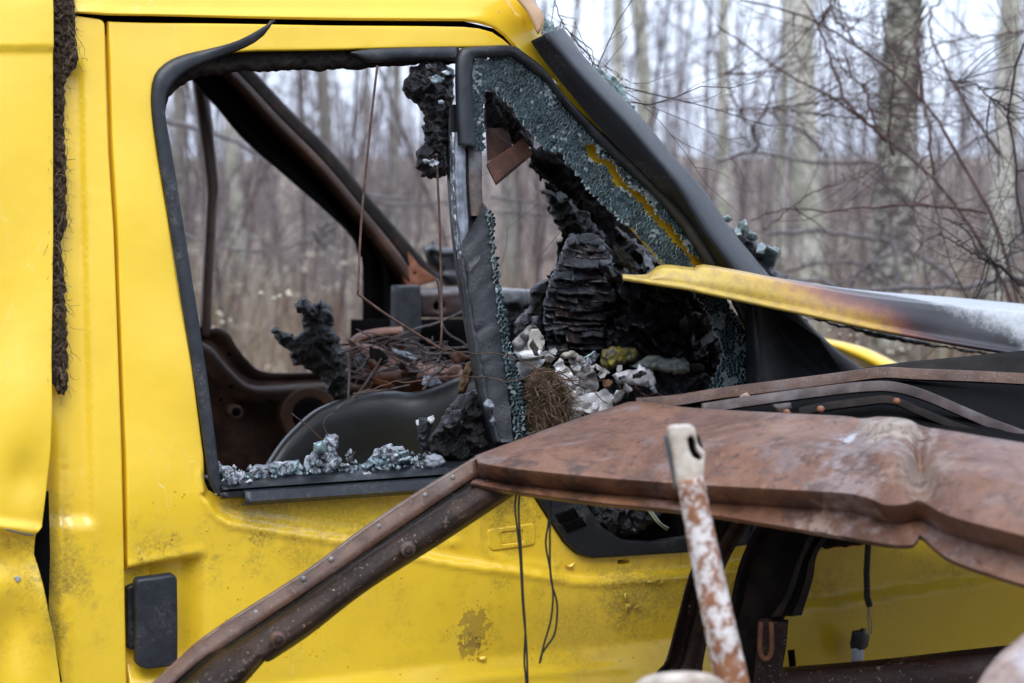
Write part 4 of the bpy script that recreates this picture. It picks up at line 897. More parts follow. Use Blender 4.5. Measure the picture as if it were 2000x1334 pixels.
for k, (pl, Y, mt, am) in enumerate((
    ([(1185, 520), (1230, 500), (1275, 530), (1268, 580), (1220, 600), (1185, 590)], .26, M_char, .03), ([(1210, 590), (1270, 575), (1330, 600), (1320, 640), (1250, 660), (1205, 640)], .20, M_chara, .03),
    ([(1260, 560), (1330, 550), (1400, 590), (1395, 640), (1320, 650)], .24, M_foil, .03), ([(1170, 640), (1230, 630), (1270, 665), (1250, 690), (1180, 690)], .20, M_char, .025),
    ([(1290, 640), (1360, 630), (1420, 670), (1410, 730), (1340, 730), (1285, 690)], .22, M_chara, .03), ([(1180, 745), (1250, 735), (1330, 720), (1400, 730), (1420, 790), (1300, 800), (1180, 810)], .18, M_foil, .03),
    ([(1340, 700), (1420, 690), (1465, 720), (1460, 800), (1360, 800)], .24, M_char, .03), ([(1040, 560), (1075, 540), (1070, 620), (1045, 660), (1020, 630)], .36, M_char, .02),
    ([(1000, 630), (1020, 610), (1058, 620), (1064, 650), (1050, 668), (1008, 668)], .22, M_foil, .02), ([(1060, 370), (1100, 380), (1150, 420), (1190, 470), (1120, 470), (1085, 440)], .34, M_char, .04),
    ([(1200, 440), (1260, 480), (1300, 520), (1250, 530), (1200, 500)], .30, M_char, .035))):
    blob('charred_lump', pl, Y, .05, mt, van, amp=am * .8, freq=48, kind=('ridge', 'voro')[k % 2], step=4, seed=20.1 + k, edge=9, smooth=False)
# charred sheets sticking out of the heap
for k in range(78):
    x, y = rng.uniform(1180, 1430), rng.uniform(520, 780); a = rng.uniform(0, 3.1); L, W = rng.uniform(8, 30), rng.uniform(3, 12)
    if k % 5 == 0: t_ = rng.uniform(0, 1); x, y = np.interp(t_, [0, .3, .6, 1], [1040, 1085, 1105, 1065]), np.interp(t_, [0, .3, .6, 1], [310, 380, 450, 600])
    ca, sa = math.cos(a), math.sin(a); pl = [(x + u * L * ca - v * W * sa, y + u * L * sa + v * W * ca) for u, v in ((-1, -.7), (.2, -1), (1, -.3), (.8, .8), (-.5, 1))]
    sheet('charred_flake', pl, rng.uniform(.12, .2) + (.2 if k % 5 == 0 else 0), M_chark if k % 5 == 0 else (M_foil, M_char, M_chara, M_foil)[k % 4], van, amp=.02, freq=30, step=5, seed=k * 1.3, tilt=(rng.uniform(-.003, .003), rng.uniform(-.003, .003)))
# split layers of char standing off the block like shingles
bl_y = [460, 490, 530, 580, 620, 665, 690]; bl_l = [1112, 1100, 1080, 1066, 1063, 1072, 1095]; bl_r = [1170, 1192, 1200, 1190, 1178, 1182, 1160]
yy = 458.0
while yy < 680:
    h_ = rng.uniform(9, 20); xl, xr = np.interp(yy, bl_y, bl_l), np.interp(yy, bl_y, bl_r); cuts = [xl - rng.uniform(0, 4)] + sorted(rng.uniform(xl + 12, xr - 12, rng.integers(1, 3)).tolist()) + [xr + rng.uniform(0, 4)]
    for x0, x1 in zip(cuts[:-1], cuts[1:]):
        if x1 - x0 < 9: continue
        m_ = (x0 + x1) / 2; sk = rng.uniform(-3, 5); dz_ = .018 * (((m_ - (xl + xr) / 2) / 60) ** 2)
        sheet('char_layer', [(x0 + 1, yy + rng.uniform(-2, 2)), (m_, yy + rng.uniform(-3, 2) - 2), (x1 - 1, yy + sk), (x1 - 1 + rng.uniform(-3, 2), yy + h_ + sk + rng.uniform(-2, 5)), (m_, yy + h_ + rng.uniform(-1, 6)), (x0 + rng.uniform(-2, 3), yy + h_ + rng.uniform(-3, 4))], .158 + dz_ + rng.uniform(-.008, .006), M_charb if rng.uniform() < .8 else M_foil, van, amp=.006, freq=30, step=4, seed=yy, edge=2, thick=.003, tilt=(rng.uniform(-.0006, .0006), -rng.uniform(.0006, .0016)))
    yy += h_ * .78
for k in range(34):
    x, y = rng.uniform(1190, 1420), rng.uniform(500, 700); a = rng.uniform(.2, 1.3); L, W = rng.uniform(18, 46), rng.uniform(5, 14); ca, sa = math.cos(a), math.sin(a)
    if y < 430 + (x - 1190) * .62 + 40: continue
    sheet('charred_sheet', [(x + u * L * ca - v * W * sa, y + u * L * sa + v * W * ca) for u, v in ((-1, -.5), (-.3, -1), (.4, -.6), (1, -.2), (.7, .7), (0, 1), (-.7, .6))], rng.uniform(.13, .19), (M_charb, M_foil, M_char)[k % 3], van, amp=.016, freq=26, step=5, seed=k * 3.7, edge=4, thick=.002, tilt=(rng.uniform(-.002, .002), rng.uniform(-.003, .001)))
# rusty bracket and burnt lump behind the quarter window
blob('burnt_bracket_foam', [(944, 176), (960, 170), (985, 182), (1008, 206), (1030, 240), (1046, 268), (1040, 290), (1010, 285), (985, 275), (955, 265), (944, 240)], .24, .03, M_chara, van, amp=.02, freq=40, step=4, seed=6.6)
def bk(px, Y): return [tuple(atY([p], y_)[0]) for p, y_ in zip(px, Y)]
bv = bk([(950, 252), (990, 250), (1000, 290), (952, 318), (1022, 275), (1040, 300), (968, 360), (950, 322)], [.20, .22, .20, .18, .15, .15, .13, .13])
bo = link('rusty_bracket', bv, [(0, 3, 2, 1), (3, 7, 6, 5, 4, 2)], rust('rust_bracket', (.03, .014, .010), (.09, .036, .022), (.15, .07, .045), 22, rough=.65, bump=.8), van, False); solid(recalc(bo), .008, 0, .002)
# burnt foam hanging from the window top
blob('burnt_mirror_foam', [(792, 160), (808, 130), (835, 118), (862, 122), (884, 136), (888, 165), (886, 200), (880, 225), (876, 260), (874, 300), (880, 330), (868, 346), (845, 348), (822, 345), (812, 320), (815, 295), (828, 280), (826, 250), (830, 228), (815, 205), (796, 190), (783, 176)], .14, .045, M_chara, van, amp=.026, freq=55, step=3.2, seed=14.1, edge=7, smooth=False)
for k, (x, y, s_) in enumerate(((853, 155, 15), (872, 142, 9), (838, 130, 8), (846, 318, 12), (832, 315, 8), (862, 200, 7))):
    sheet('ash_flake', [(x - s_, y - s_ * .3), (x, y - s_ * .6), (x + s_, y - s_ * .1), (x + s_ * .6, y + s_ * .5), (x - s_ * .5, y + s_ * .5)], .08, M_ash, van, amp=.01, freq=50, step=4, seed=k + .2)
# burnt stuff behind the lower corner glass
blob('burnt_wiring_foam', [(1150, 985), (1200, 975), (1260, 978), (1300, 990), (1280, 1020), (1240, 1045), (1190, 1048), (1165, 1030)], .03, .03, M_chara, van, amp=.025, freq=45, step=4, seed=16.2)
for k, c in enumerate(((.4, .35, .2), (.05, .22, .13), (.45, .45, .45))):
    tube1('loose_wire', [atYd(1250 + k * 4, 980, -.01), atYd(1268 + k * 3, 1000, -.015), atYd(1285 + k * 3, 1022, -.02), atYd(1302 + k * 2, 1035 - k * 2, -.01)], .0016, plain('loose_wire_%d' % k, c, .4), van, 5, 14)
# rusty window wires
for pts, r_ in (([(737, 128), (722, 260), (706, 430), (699, 575)], .0022), ([(699, 574), (760, 618), (862, 682)], .0024), ([(852, 300), (858, 420), (862, 560), (863, 640), (860, 682)], .0022)):
    tube1('window_cable', [atYd(x, y, .10 - .02 * (y > 560)) for x, y in pts], r_, M_rod, van, 7, 24)

# ------------------------------------------------------------------ debris lying in the van
def sill_lump(name, pl, mt, label, seed, Y=.05, th=.022, am=.016, catg='debris', grp=None, kind='ridge', sm=True):
    o = blob(name, pl, Y, th, mt, None, amp=am * 1.25, freq=85, kind=kind, step=2.8, seed=seed, edge=6, smooth=False); tag(o, label, catg, grp); return o
sill_lump('molten_metal_lump', [(424, 902), (440, 908), (455, 914), (470, 922), (474, 938), (450, 942), (428, 940)], M_ashd, 'dark grey molten lump at the rear end of the window sill', 1.1)
sill_lump('molten_metal_lump', [(482, 918), (500, 908), (522, 905), (540, 900), (562, 902), (584, 900), (594, 912), (600, 928), (592, 938), (560, 944), (520, 940), (490, 938)], M_ash, 'pale grey crinkled molten lump on the window sill', 2.2)
sill_lump('molten_metal_lump', [(590, 930), (592, 905), (600, 888), (615, 880), (610, 872), (622, 862), (632, 858), (640, 848), (652, 846), (664, 852), (660, 868), (656, 878), (662, 892), (668, 908), (660, 925), (640, 938), (612, 942)], M_ash, 'upright bluish lump of molten glass and ash on the sill', 3.3, th=.03)
sill_lump('molten_metal_lump', [(650, 900), (668, 902), (684, 908), (700, 915), (715, 920), (712, 936), (690, 940), (655, 940)], M_ashd, 'low crumbly grey lump between the two tall sill lumps', 4.4)
sill_lump('molten_metal_lump', [(712, 905), (722, 890), (738, 875), (760, 868), (785, 870), (800, 880), (805, 895), (800, 910), (775, 915), (760, 930), (740, 935), (720, 925)], M_ash, 'rounded grey molten heap right of the tall bluish lump', 5.5, th=.032)
sill_lump('molten_metal_lump', [(805, 912), (825, 905), (850, 892), (868, 895), (868, 915), (840, 925), (812, 925)], M_ashd, 'small dark lump beside the flat grey stone', 6.6)
sill_lump('grey_chunk', [(820, 905), (835, 890), (852, 885), (866, 890), (870, 905), (860, 918), (840, 918)], plain('smooth_grey_ash', (.27, .30, .34), .6, .4, .3, 30, .4), 'smooth flat grey chunk near the right end of the sill', 7.7, Y=.03, am=.006, kind='voro', sm=False)
sill_lump('grey_chunk', [(700, 932), (706, 924), (722, 922), (734, 926), (738, 935), (720, 937)], M_ash, 'small pale chip lying on the rubber rail', 8.8, Y=.01, th=.01, am=.006, sm=False)
sill_lump('grey_chunk', [(444, 945), (448, 930), (456, 925), (464, 932), (474, 944), (460, 952), (448, 952)], M_ashd, 'dark speckled chip hanging over the rail by the seal', 9.9, Y=.0, th=.01, am=.006)
sill_lump('white_plug_cap', [(479, 940), (496, 937), (497, 942), (480, 945)], M_white, 'tiny white strip on the rubber rail', 1.9, Y=.0, th=.006, am=.001)
tag(blob('blue_glass_chip', [(612, 866), (628, 862), (640, 870), (636, 884), (620, 888), (612, 880)], .012, .012, M_glassp, amp=.006, freq=60, kind='cell', step=4, smooth=False), 'pale blue glass chip stuck to the upright sill lump', 'glass')
tag(blob('blue_glass_chip', [(776, 884), (790, 880), (794, 886), (780, 892)], .01, .008, M_glassp, amp=.003, freq=60, step=4, smooth=False), 'small turquoise glass chip in the rounded grey heap', 'glass')
tag(blob('green_glass_sliver', [(768, 902), (800, 892), (806, 896), (775, 906)], .0, .005, M_glasse, amp=.002, freq=60, step=4, smooth=False), 'dark green glass sliver beneath the rounded heap', 'glass')
cl = thing('charred_clump', atYd(900, 900, .1), 'black charred clump against the foot of the divider post', 'debris')
blob('clump_body', [(845, 890), (838, 862), (850, 835), (866, 812), (880, 790), (900, 770), (918, 765), (935, 760), (950, 775), (955, 800), (962, 830), (970, 870), (950, 900), (900, 905), (862, 900)], .10, .05, M_char, cl, amp=.03, freq=34, step=4, seed=31.3, edge=5)
blob('shiny_crust', [(868, 822), (885, 800), (905, 798), (910, 815), (900, 835), (880, 842), (868, 838)], .035, .02, M_foil, cl, amp=.02, freq=45, kind='voro', step=3.5, seed=33.3, smooth=False)
blob('ashy_crust', [(812, 830), (820, 815), (838, 815), (850, 822), (842, 840), (835, 858), (840, 880), (825, 880), (815, 860)], .06, .02, M_chara, cl, amp=.02, freq=45, step=3.5, seed=34.3)
for q in ([(836, 814), (846, 811), (850, 820), (842, 828), (835, 822)], [(812, 822), (817, 820), (818, 830), (813, 832)]):
    sheet('white_flake', q, .03, M_white, cl, amp=.006, freq=60, step=3, seed=q[0][0])
tag(blob('wood_splinter', [(893, 770), (896, 748), (904, 722), (912, 708), (924, 702), (931, 706), (928, 724), (916, 748), (908, 768)], .09, .012, M_wood, amp=.006, freq=60, step=4, seed=2.4, extra=lambda x, y: .002 * np.sin((x * .9 + y * .42) * 1.1), edge=2), 'short splintered brown wood stuck in the charred clump', 'wood')
tag(blob('ash_lump', [(942, 790), (950, 780), (960, 780), (966, 792), (962, 802), (948, 800)], .0, .012, M_ash, amp=.008, freq=60, step=3.5, seed=41), 'pale ash lump stuck high on the divider post foot', 'debris')
tag(blob('ash_lump', [(955, 822), (964, 812), (968, 825), (962, 830)], .0, .008, M_ash, amp=.004, freq=60, step=3, seed=42), 'tiny pale ash lump below the other one on the post foot', 'debris')
def grow(p, k=1.18):
    p = np.array(p, float); c = p.mean(0); return c + (p - c) * k
# papers, fibre bundle and the rest between divider and dash
tag(sheet('crumpled_paper', grow([(1006, 668), (1022, 650), (1034, 640), (1046, 642), (1058, 662), (1060, 690), (1030, 694), (1010, 690)]), .13, M_paperd, amp=.03, freq=42, step=4, seed=3.1), 'grey crumpled paper standing behind the white folded card', 'paper')
tag(sheet('folded_card', [(1030, 684), (1034, 650), (1038, 643), (1050, 642), (1055, 650), (1060, 684)], .10, plain('cream_card', (.50, .47, .41), .7, .3, .2, 20, .2), amp=.006, freq=20, step=5, seed=4.1, thick=.004), 'cream card flap standing upright above the white box', 'card')
wb = blob('white_box', [(1010, 690), (1022, 684), (1058, 683), (1061, 695), (1056, 702), (1020, 706), (1012, 700)], .10, .03, plain('white_card', (.72, .73, .75), .65, .3, .08, 30, .15), amp=.003, freq=24, kind='voro', step=4, seed=5.1, edge=1, ang=30)
tag(wb, 'bright white flattened carton beside the cracked glass edge', 'carton')
tag(sheet('crumpled_paper', grow([(1006, 712), (1030, 706), (1062, 704), (1050, 720), (1026, 738), (1010, 735)]), .12, M_paper, amp=.015, freq=34, step=4.5, seed=6.1), 'white paper scrap squeezed above the fibre bundle', 'paper')
tag(sheet('crumpled_paper', grow([(1084, 722), (1098, 712), (1112, 728), (1128, 752), (1140, 775), (1135, 800), (1128, 826), (1112, 822), (1106, 800), (1108, 776), (1098, 750)]), .08, M_paper, amp=.04, freq=40, step=4, seed=7.1, edge=4), 'long white crumpled paper hanging right of the fibre bundle', 'paper')
tag(sheet('crumpled_paper', grow([(1112, 700), (1128, 696), (1142, 706), (1160, 728), (1166, 752), (1152, 770), (1136, 764), (1128, 738)]), .11, M_paperd, amp=.035, freq=40, step=4, seed=8.1), 'soot-stained crumpled paper in the middle of the pile', 'paper')
tag(sheet('crumpled_paper', grow([(1128, 778), (1150, 772), (1180, 764), (1192, 776), (1190, 796), (1170, 806), (1140, 802), (1122, 796)]), .06, M_paper, amp=.022, freq=36, step=4, seed=9.1), 'white paper scrap with a rounded end above the rusty panel', 'paper')
tag(blob('plaster_lump', [(1092, 695), (1105, 686), (1122, 686), (1130, 694), (1122, 700), (1102, 702)], .10, .015, plain('cream_plaster', (.50, .46, .38), .8, .3, .4, 70, .8, .004), amp=.01, freq=60, step=3.5, seed=2.9), 'crumbly cream lump on top of the papers', 'debris')
ins = [(1176, 682), (1210, 676), (1242, 680), (1250, 692), (1240, 704), (1210, 716), (1180, 722), (1172, 708)]
tag(blob('burnt_book', ins, .12, .025, plain('burnt_yellow_cover', (.075, .072, .075), .5, .4, .3, 60, .6, .004, col2=(.30, .25, .02)), amp=.014, freq=55, kind='voro', step=3.2, seed=4.9, smooth=False), 'burnt book with yellowish cover wedged under the dash', 'book')
tag(blob('grey_slab', [(1232, 716), (1254, 700), (1275, 694), (1310, 700), (1336, 698), (1348, 710), (1346, 726), (1330, 733), (1300, 728), (1262, 724)], .10, .025, plain('weathered_grey_slab', (.16, .19, .21), .55, .4, .45, 30, .7, .004, col2=(.27, .27, .17), streak=(1, 1, 4)), amp=.009, freq=55, kind='voro', step=3.2, seed=5.9, smooth=False), 'blue grey rounded slab beside the burnt book', 'slab')
tag(blob('rolled_paper', [(1196, 732), (1212, 724), (1268, 720), (1276, 728), (1282, 748), (1276, 760), (1268, 756), (1232, 752), (1204, 748)], .08, .024, M_paper, amp=.010, freq=45, kind='voro', step=3.2, seed=6.9, edge=2.5, smooth=False), 'white paper roll with sooty lower edge in front of the grey slab', 'paper')
tag(blob('foil_scrap', [(1270, 756), (1278, 752), (1286, 766), (1278, 771)], .07, .006, M_alu, amp=.003, freq=60, step=3, seed=7.9, smooth=False), 'small silvery scrap at the end of the paper roll', 'foil')
tag(blob('glass_sliver', [(1137, 698), (1160, 686), (1164, 689), (1142, 702)], .05, .004, M_glassp, amp=.001, freq=60, step=3, seed=8.9, smooth=False), 'thin turquoise glass sliver lying across the papers', 'glass')
sr = np.random.default_rng(303)
for k in range(26):
    x, y = sr.uniform(1012, 1300), 0; y = np.interp(x, [1012, 1080, 1140, 1220, 1300], [700, 712, 730, 745, 752]) + sr.normal(0, 24); a = sr.uniform(0, 3.1); L, W = sr.uniform(6, 18), sr.uniform(3, 9); ca, sa = math.cos(a), math.sin(a)
    if 1030 < x < 1108 and y > 715: x += 75
    o_ = sheet('paper_scrap', [(x + u * L * ca - v * W * sa, y + u * L * sa + v * W * ca) for u, v in ((-1, -.6), (.2, -1), (1, -.4), (.8, .7), (-.5, 1))], sr.uniform(.015, .06), (M_paper, M_paperd, M_paperd, M_ashd)[k % 4], None, amp=.010, freq=50, step=3.5, seed=k * 1.9, edge=2, thick=.0015, tilt=(sr.uniform(-.002, .002), sr.uniform(-.002, .002)))
    tag(o_, 'small %s scrap %s' % (('torn white', 'soot-stained grey', 'soot-stained grey', 'dark ash-coloured')[k % 4], 'just above the fibre bundle' if x < 1095 else 'right of the fibre bundle among the crumpled papers' if x < 1165 else 'in front of the burnt yellow book' if x < 1235 else 'around the white paper roll' if x < 1285 else 'at the right end of the debris pile'), 'paper', 'torn scraps in the debris pile')
leaf = sheet('dry_leaf', [(1176, 744), (1188, 740), (1197, 746), (1190, 755), (1178, 756)], .04, plain('dry_leaf', (.22, .12, .06), .6, .3, .3, 80), amp=.004, freq=40, step=3, kind='fract', smooth=True); tag(leaf, 'small dry brown leaf on the sooty paper', 'leaf')
FB = [(1026, 742), (1040, 722), (1060, 715), (1080, 722), (1096, 745), (1104, 780), (1108, 815), (1100, 850), (1050, 860), (1032, 840), (1026, 800)]
fbn = blob('fibre_bundle', FB, .10, .045, M_felt, amp=.015, freq=50, step=5, seed=3.7, edge=3); tag(fbn, 'matted brown coconut fibre bundle beside the divider post', 'fibre')
hairs('loose_fibres', FB, lambda p: atY(p, .045), 1500, .060, .00055, [M_fibre, M_fibre, M_felt, M_fibrel], fbn, 8, .8, .03, 7, .42)
# twigs heaped on the dash
tw = np.random.default_rng(77)
TW = thing('twig_heap', atYd(820, 740, .85), 'heap of thin dry twigs lying in front of the far dash', 'twigs')
Ps = []
for k in range(95):
    x, y = tw.normal(800, 75), tw.normal(706, 22); x = min(max(x, 690), 930); y = min(max(y, 655), 752)
    a = tw.normal(.1, .5); L = tw.uniform(40, 130); Y = tw.uniform(.55, .95); c = np.array(atYd(x, y, Y)); dx = np.array((math.cos(a), tw.normal(0, .4), -math.sin(a) * .6)) * L * .0011
    Ps.append([c - dx * .5, c - dx * .15 + tw.normal(0, .006, 3), c + dx * .2 + tw.normal(0, .006, 3), c + dx * .5 + tw.normal(0, .008, 3)])
X, F = tubes(np.array(Ps), np.array([.0022, .002, .0016, .001])[None] * tw.uniform(.5, 1.3, (95, 1)), 5)
tag(link('thin_twigs', X, F, M_twig, TW), kind='stuff')
for pts, r_, Y in (([(768, 660), (820, 640), (850, 632), (905, 608)], .0035, .8), ([(853, 545), (857, 560), (866, 640), (905, 670), (925, 690)], .0032, .72), ([(705, 720), (722, 738), (748, 705), (756, 690)], .003, .6), ([(678, 690), (682, 720), (680, 780)], .0035, .52), ([(693, 778), (720, 740), (745, 700)], .003, .55), ([(760, 672), (800, 676), (850, 680), (925, 678)], .003, .85), ([(690, 770), (760, 760), (800, 752)], .0028, .5), ([(826, 762), (838, 745), (848, 728)], .003, .48), ([(720, 700), (760, 692), (800, 700), (860, 690), (920, 688)], .0028, .7)):
    tube1('twig', [atYd(x, y, Y) for x, y in pts], [r_ * (1 - .5 * i / len(pts)) for i in range(len(pts))], M_twigg if r_ > .0031 else M_twig, TW, 6, 16)
# kinked fine wires across the opening
def zig(name, pts, Y, label, amp=5, seed=1):
    r_ = np.random.default_rng(seed); q = cat(pts, 40); q[:, 1] += r_.uniform(-amp, amp, 40) * (np.arange(40) % 3 == 0)
    tag(tube1(name, [atYd(x, y, Y + .01 * math.sin(i)) for i, (x, y) in enumerate(q)], .0009, M_rod, None, 5, straight=True), label, 'wire')
zig('kinked_wire', [(655, 800), (700, 768), (760, 750), (820, 745), (880, 735), (950, 738), (1010, 742), (1080, 726), (1150, 760), (1186, 792)], -.03, 'long kinked rusty wire running across the window opening')
zig('kinked_wire', [(860, 682), (920, 690), (980, 692), (1040, 715), (1100, 742), (1140, 740), (1180, 744)], -.02, 'kinked rusty wire from the window cable to the dry leaf', 4, 2)
zig('kinked_wire', [(1205, 745), (1220, 766), (1240, 755), (1262, 772), (1285, 768), (1300, 782)], .03, 'short kinked rusty wire below the paper roll', 6, 3)
for k, (pts, lb) in enumerate((([(570, 808), (600, 832), (630, 860)], 'thin straight twig left of the upright sill lump'), ([(650, 808), (638, 815), (632, 830), (640, 850)], 'thin bent twig above the upright sill lump'), ([(694, 882), (684, 896), (678, 902)], 'tiny twig between the two sill heaps'))):
    tag(tube1('stray_twig', [atYd(x, y, .03) for x, y in pts], .0011, M_twigr, None, 5, 12), lb, 'twig')
# crumbs of slag and glass scattered on the sill
vs, fs = [], []
cr = np.random.default_rng(66)
for k in range(330):
    t = cr.uniform(0, 1); x = 428 + t * 440; y = 943 - t * 30 - abs(cr.normal(0, 7)) * (1 + 1.2 * math.sin(t * 19) ** 2); c = np.array(atYd(x, y, cr.uniform(.02, .075)))
    m_ = np.array([mn.random_unit_vector() for _ in range(1)])
    q = cr.normal(0, 1, (6, 3)); q /= np.linalg.norm(q, axis=1)[:, None]; q = np.array([(1, 0, 0), (-1, 0, 0), (0, 1, 0), (0, -1, 0), (0, 0, 1), (0, 0, -1)]) * cr.uniform(.5, 1.2, (6, 1)) + q * .25
    vs.append(c + q * cr.uniform(.0025, .0085)); fs.append(np.array([(0, 2, 4), (2, 1, 4), (1, 3, 4), (3, 0, 4), (2, 0, 5), (1, 2, 5), (3, 1, 5), (0, 3, 5)]) + 6 * k)
fm = np.repeat(cr.choice([0, 0, 1, 1, 2], 330), 8)
tag(link('slag_crumbs', np.vstack(vs), np.vstack(fs), None, None, False, [M_ash, M_ashd, M_glassp], fm), 'crumbs of grey slag and broken glass along the window sill', 'crumbs', kind='stuff')
# ------------------------------------------------------------------ rusted car panel propped in front of the van
rp = thing('rusted_car_wing', P3(1300, 1900, 2.9), 'rusted brown car panel with folded lip leaning in front of the van', 'car panel')
t_e = [(928, 893, 3.08), (1000, 866, 3.12), (1100, 830, 3.16), (1200, 797, 3.20), (1245, 787, 3.20), (1350, 799, 3.12), (1500, 808, 3.0), (1640, 815, 2.90), (1685, 820, 2.86), (1722, 817, 2.84), (1772, 822, 2.80), (1800, 835, 2.79), (1860, 845, 2.76), (2000, 868, 2.68), (2250, 905, 2.55)]
t_m = [(930, 899, 3.00), (1000, 892, 3.0), (1100, 878, 3.0), (1200, 865, 2.98), (1245, 862, 2.97), (1350, 868, 2.92), (1500, 880, 2.82), (1640, 888, 2.74), (1690, 890, 2.71), (1722, 890, 2.69), (1772, 898, 2.66), (1800, 912, 2.66), (1860, 925, 2.60), (2000, 950, 2.52), (2250, 1000, 2.42)]
rdg = [(934, 904, 2.98), (1000, 915, 2.95), (1100, 926, 2.91), (1200, 935, 2.88), (1245, 938, 2.87), (1350, 946, 2.83), (1500, 954, 2.74), (1640, 962, 2.65), (1690, 970, 2.62), (1730, 985, 2.60), (1765, 985, 2.58), (1800, 980, 2.58), (1860, 1008, 2.53), (2000, 1046, 2.44), (2250, 1110, 2.34)]
lp1 = [(x, y + 9, d + .010) for x, y, d in rdg]
lp2 = [(x - 2, y + 30 + (x - 930) * .008, d + .042) for x, y, d in rdg]
lp3 = [(920, 944, 2.985), (1000, 958, 2.96), (1100, 972, 2.92), (1200, 984, 2.89), (1245, 988, 2.88), (1350, 999, 2.84), (1500, 1022, 2.75), (1640, 1045, 2.66), (1690, 1054, 2.63), (1740, 1062, 2.61), (1782, 1062, 2.59), (1800, 1046, 2.60), (1860, 1092, 2.54), (2000, 1140, 2.45), (2250, 1215, 2.35)]
lp4 = [(x, y + 5, d + .012) for x, y, d in lp3]
def dent(x, y):
    d = .05 * np.exp(-(((x - 1795) / 30) ** 2 + ((y - 925) / 60) ** 2)) - .025 * np.exp(-(((x - 1725) / 45) ** 2 + ((y - 900) / 60) ** 2)) - .03 * np.exp(-(((x - 1735) / 60) ** 2 + ((y - 828) / 16) ** 2))
    d += .02 * np.exp(-(((x - 1650) / 22) ** 2 + ((y - 860) / 40) ** 2))
    for f_, a in ((.012, .008), (.03, .004), (.07, .0025)):
        d += a * np.array([mn.noise(Vector((p * f_, q * f_, 3.3))) for p, q in zip(x, y)])
    return d
loft('panel_skin', [t_e, t_m, rdg, lp1, lp2, lp3, lp4], 150, M_rust, rp, 6, .0025, dfun=dent, ang=26)
M_scr = rust('rust_scraped', (.16, .10, .075), (.32, .24, .21), (.45, .37, .33), 18, grey=(.42, .41, .46), gamt=.8, rough=.6)
# diagonal channel bolted under it
bt = [(-700, 2300, 2.62), (-200, 1795, 2.72), (302, 1334, 2.84), (410, 1240, 2.87), (600, 1117, 2.92), (702, 1041, 2.95), (814, 966, 2.98), (934, 893, 3.02)]
bf = [(-666, 2310, 2.62), (-166, 1805, 2.72), (336, 1334, 2.83), (440, 1258, 2.86), (604, 1148, 2.91), (716, 1072, 2.94), (826, 996, 2.97), (940, 920, 3.01)]
bl = [(-520, 2340, 2.60), (-20, 1850, 2.70), (474, 1334, 2.80), (526, 1289, 2.83), (602, 1238, 2.87), (716, 1150, 2.90), (871, 1051, 2.95), (1008, 960, 3.00)]
mixr = lambda a, b, u, o_: [(p[0] * (1 - u) + q[0] * u, p[1] * (1 - u) + q[1] * u, p[2] * (1 - u) + q[2] * u + o_) for p, q in zip(a, b)]
noz = lambda s_: (lambda x, y: .0022 * np.array([mn.fractal(Vector((p * .03, q * .03, s_)), .8, 2, 4) for p, q in zip(x, y)]))
loft('channel_flange', [mixr(bt, bf, 0, .006), bt, bf, mixr(bf, bl, 0, .012)], 70, M_rustf, rp, 3, .003, dfun=noz(1.2))
loft('channel_lip', [mixr(bt, bf, -.06, .012), mixr(bt, bf, -.02, -.002), mixr(bt, bf, .03, .0)], 60, plain('bright_worn_edge', (.33, .27, .23), .5, .5, .4, 40), rp, 1, .002)
loft('channel_web', [mixr(bf, bl, .0, .04), mixr(bf, bl, .06, .045), mixr(bf, bl, .20, .040), mixr(bf, bl, .28, .004), mixr(bf, bl, .34, -.006), mixr(bf, bl, .62, -.008), mixr(bf, bl, .80, -.002), mixr(bf, bl, .90, .012), mixr(bf, bl, 1.0, .05)], 80, M_rustd, rp, 4, .003, dfun=noz(5.2))
def disc(name, c, nrm, r_, h, mat, parent, k=10, dome=.4):
    nrm = Vector(nrm).normalized(); a = nrm.orthogonal().normalized(); b = nrm.cross(a); V, F = [], []
    prof = [(1, 0), (1, .6), (.8, .9), (.45, 1.0)]
    for rr, hh in prof: V += [tuple(Vector(c) + (a * math.cos(t) + b * math.sin(t)) * r_ * rr + nrm * h * hh) for t in np.arange(k) * math.tau / k]
    for i in range(3): F += [(i * k + j, i * k + (j + 1) % k, (i + 1) * k + (j + 1) % k, (i + 1) * k + j) for j in range(k)]
    F.append(tuple(3 * k + j for j in range(k))); return link(name, V, F, mat, parent)
tocam = tuple(-FW)
M_riv = plain('galvanised_rivet', (.30, .29, .29), .4, .6, .4, 80, metal=.4)
for x, y in ((353, 1302), (407, 1262), (593, 1130), (647, 1092), (830, 967), (884, 932), (740, 1028), (500, 1196)):
    d = np.interp(x, [p[0] for p in bt], [p[2] for p in bt]); disc('rivet', P3(x, y, d - .006), tocam, .0040, .004, M_riv, rp)
for x, y in ((543, 1247), (797, 1072)):
    d = np.interp(x, [p[0] for p in bl], [p[2] for p in bl]) - .012
    w1 = disc('bolt', P3(x, y, d + .01), tocam, .0115, .010, M_rustf, rp, 14); disc('bolt_nut', P3(x + 2, y + 3, d), tocam, .0070, .012, M_rustd, w1, 6)
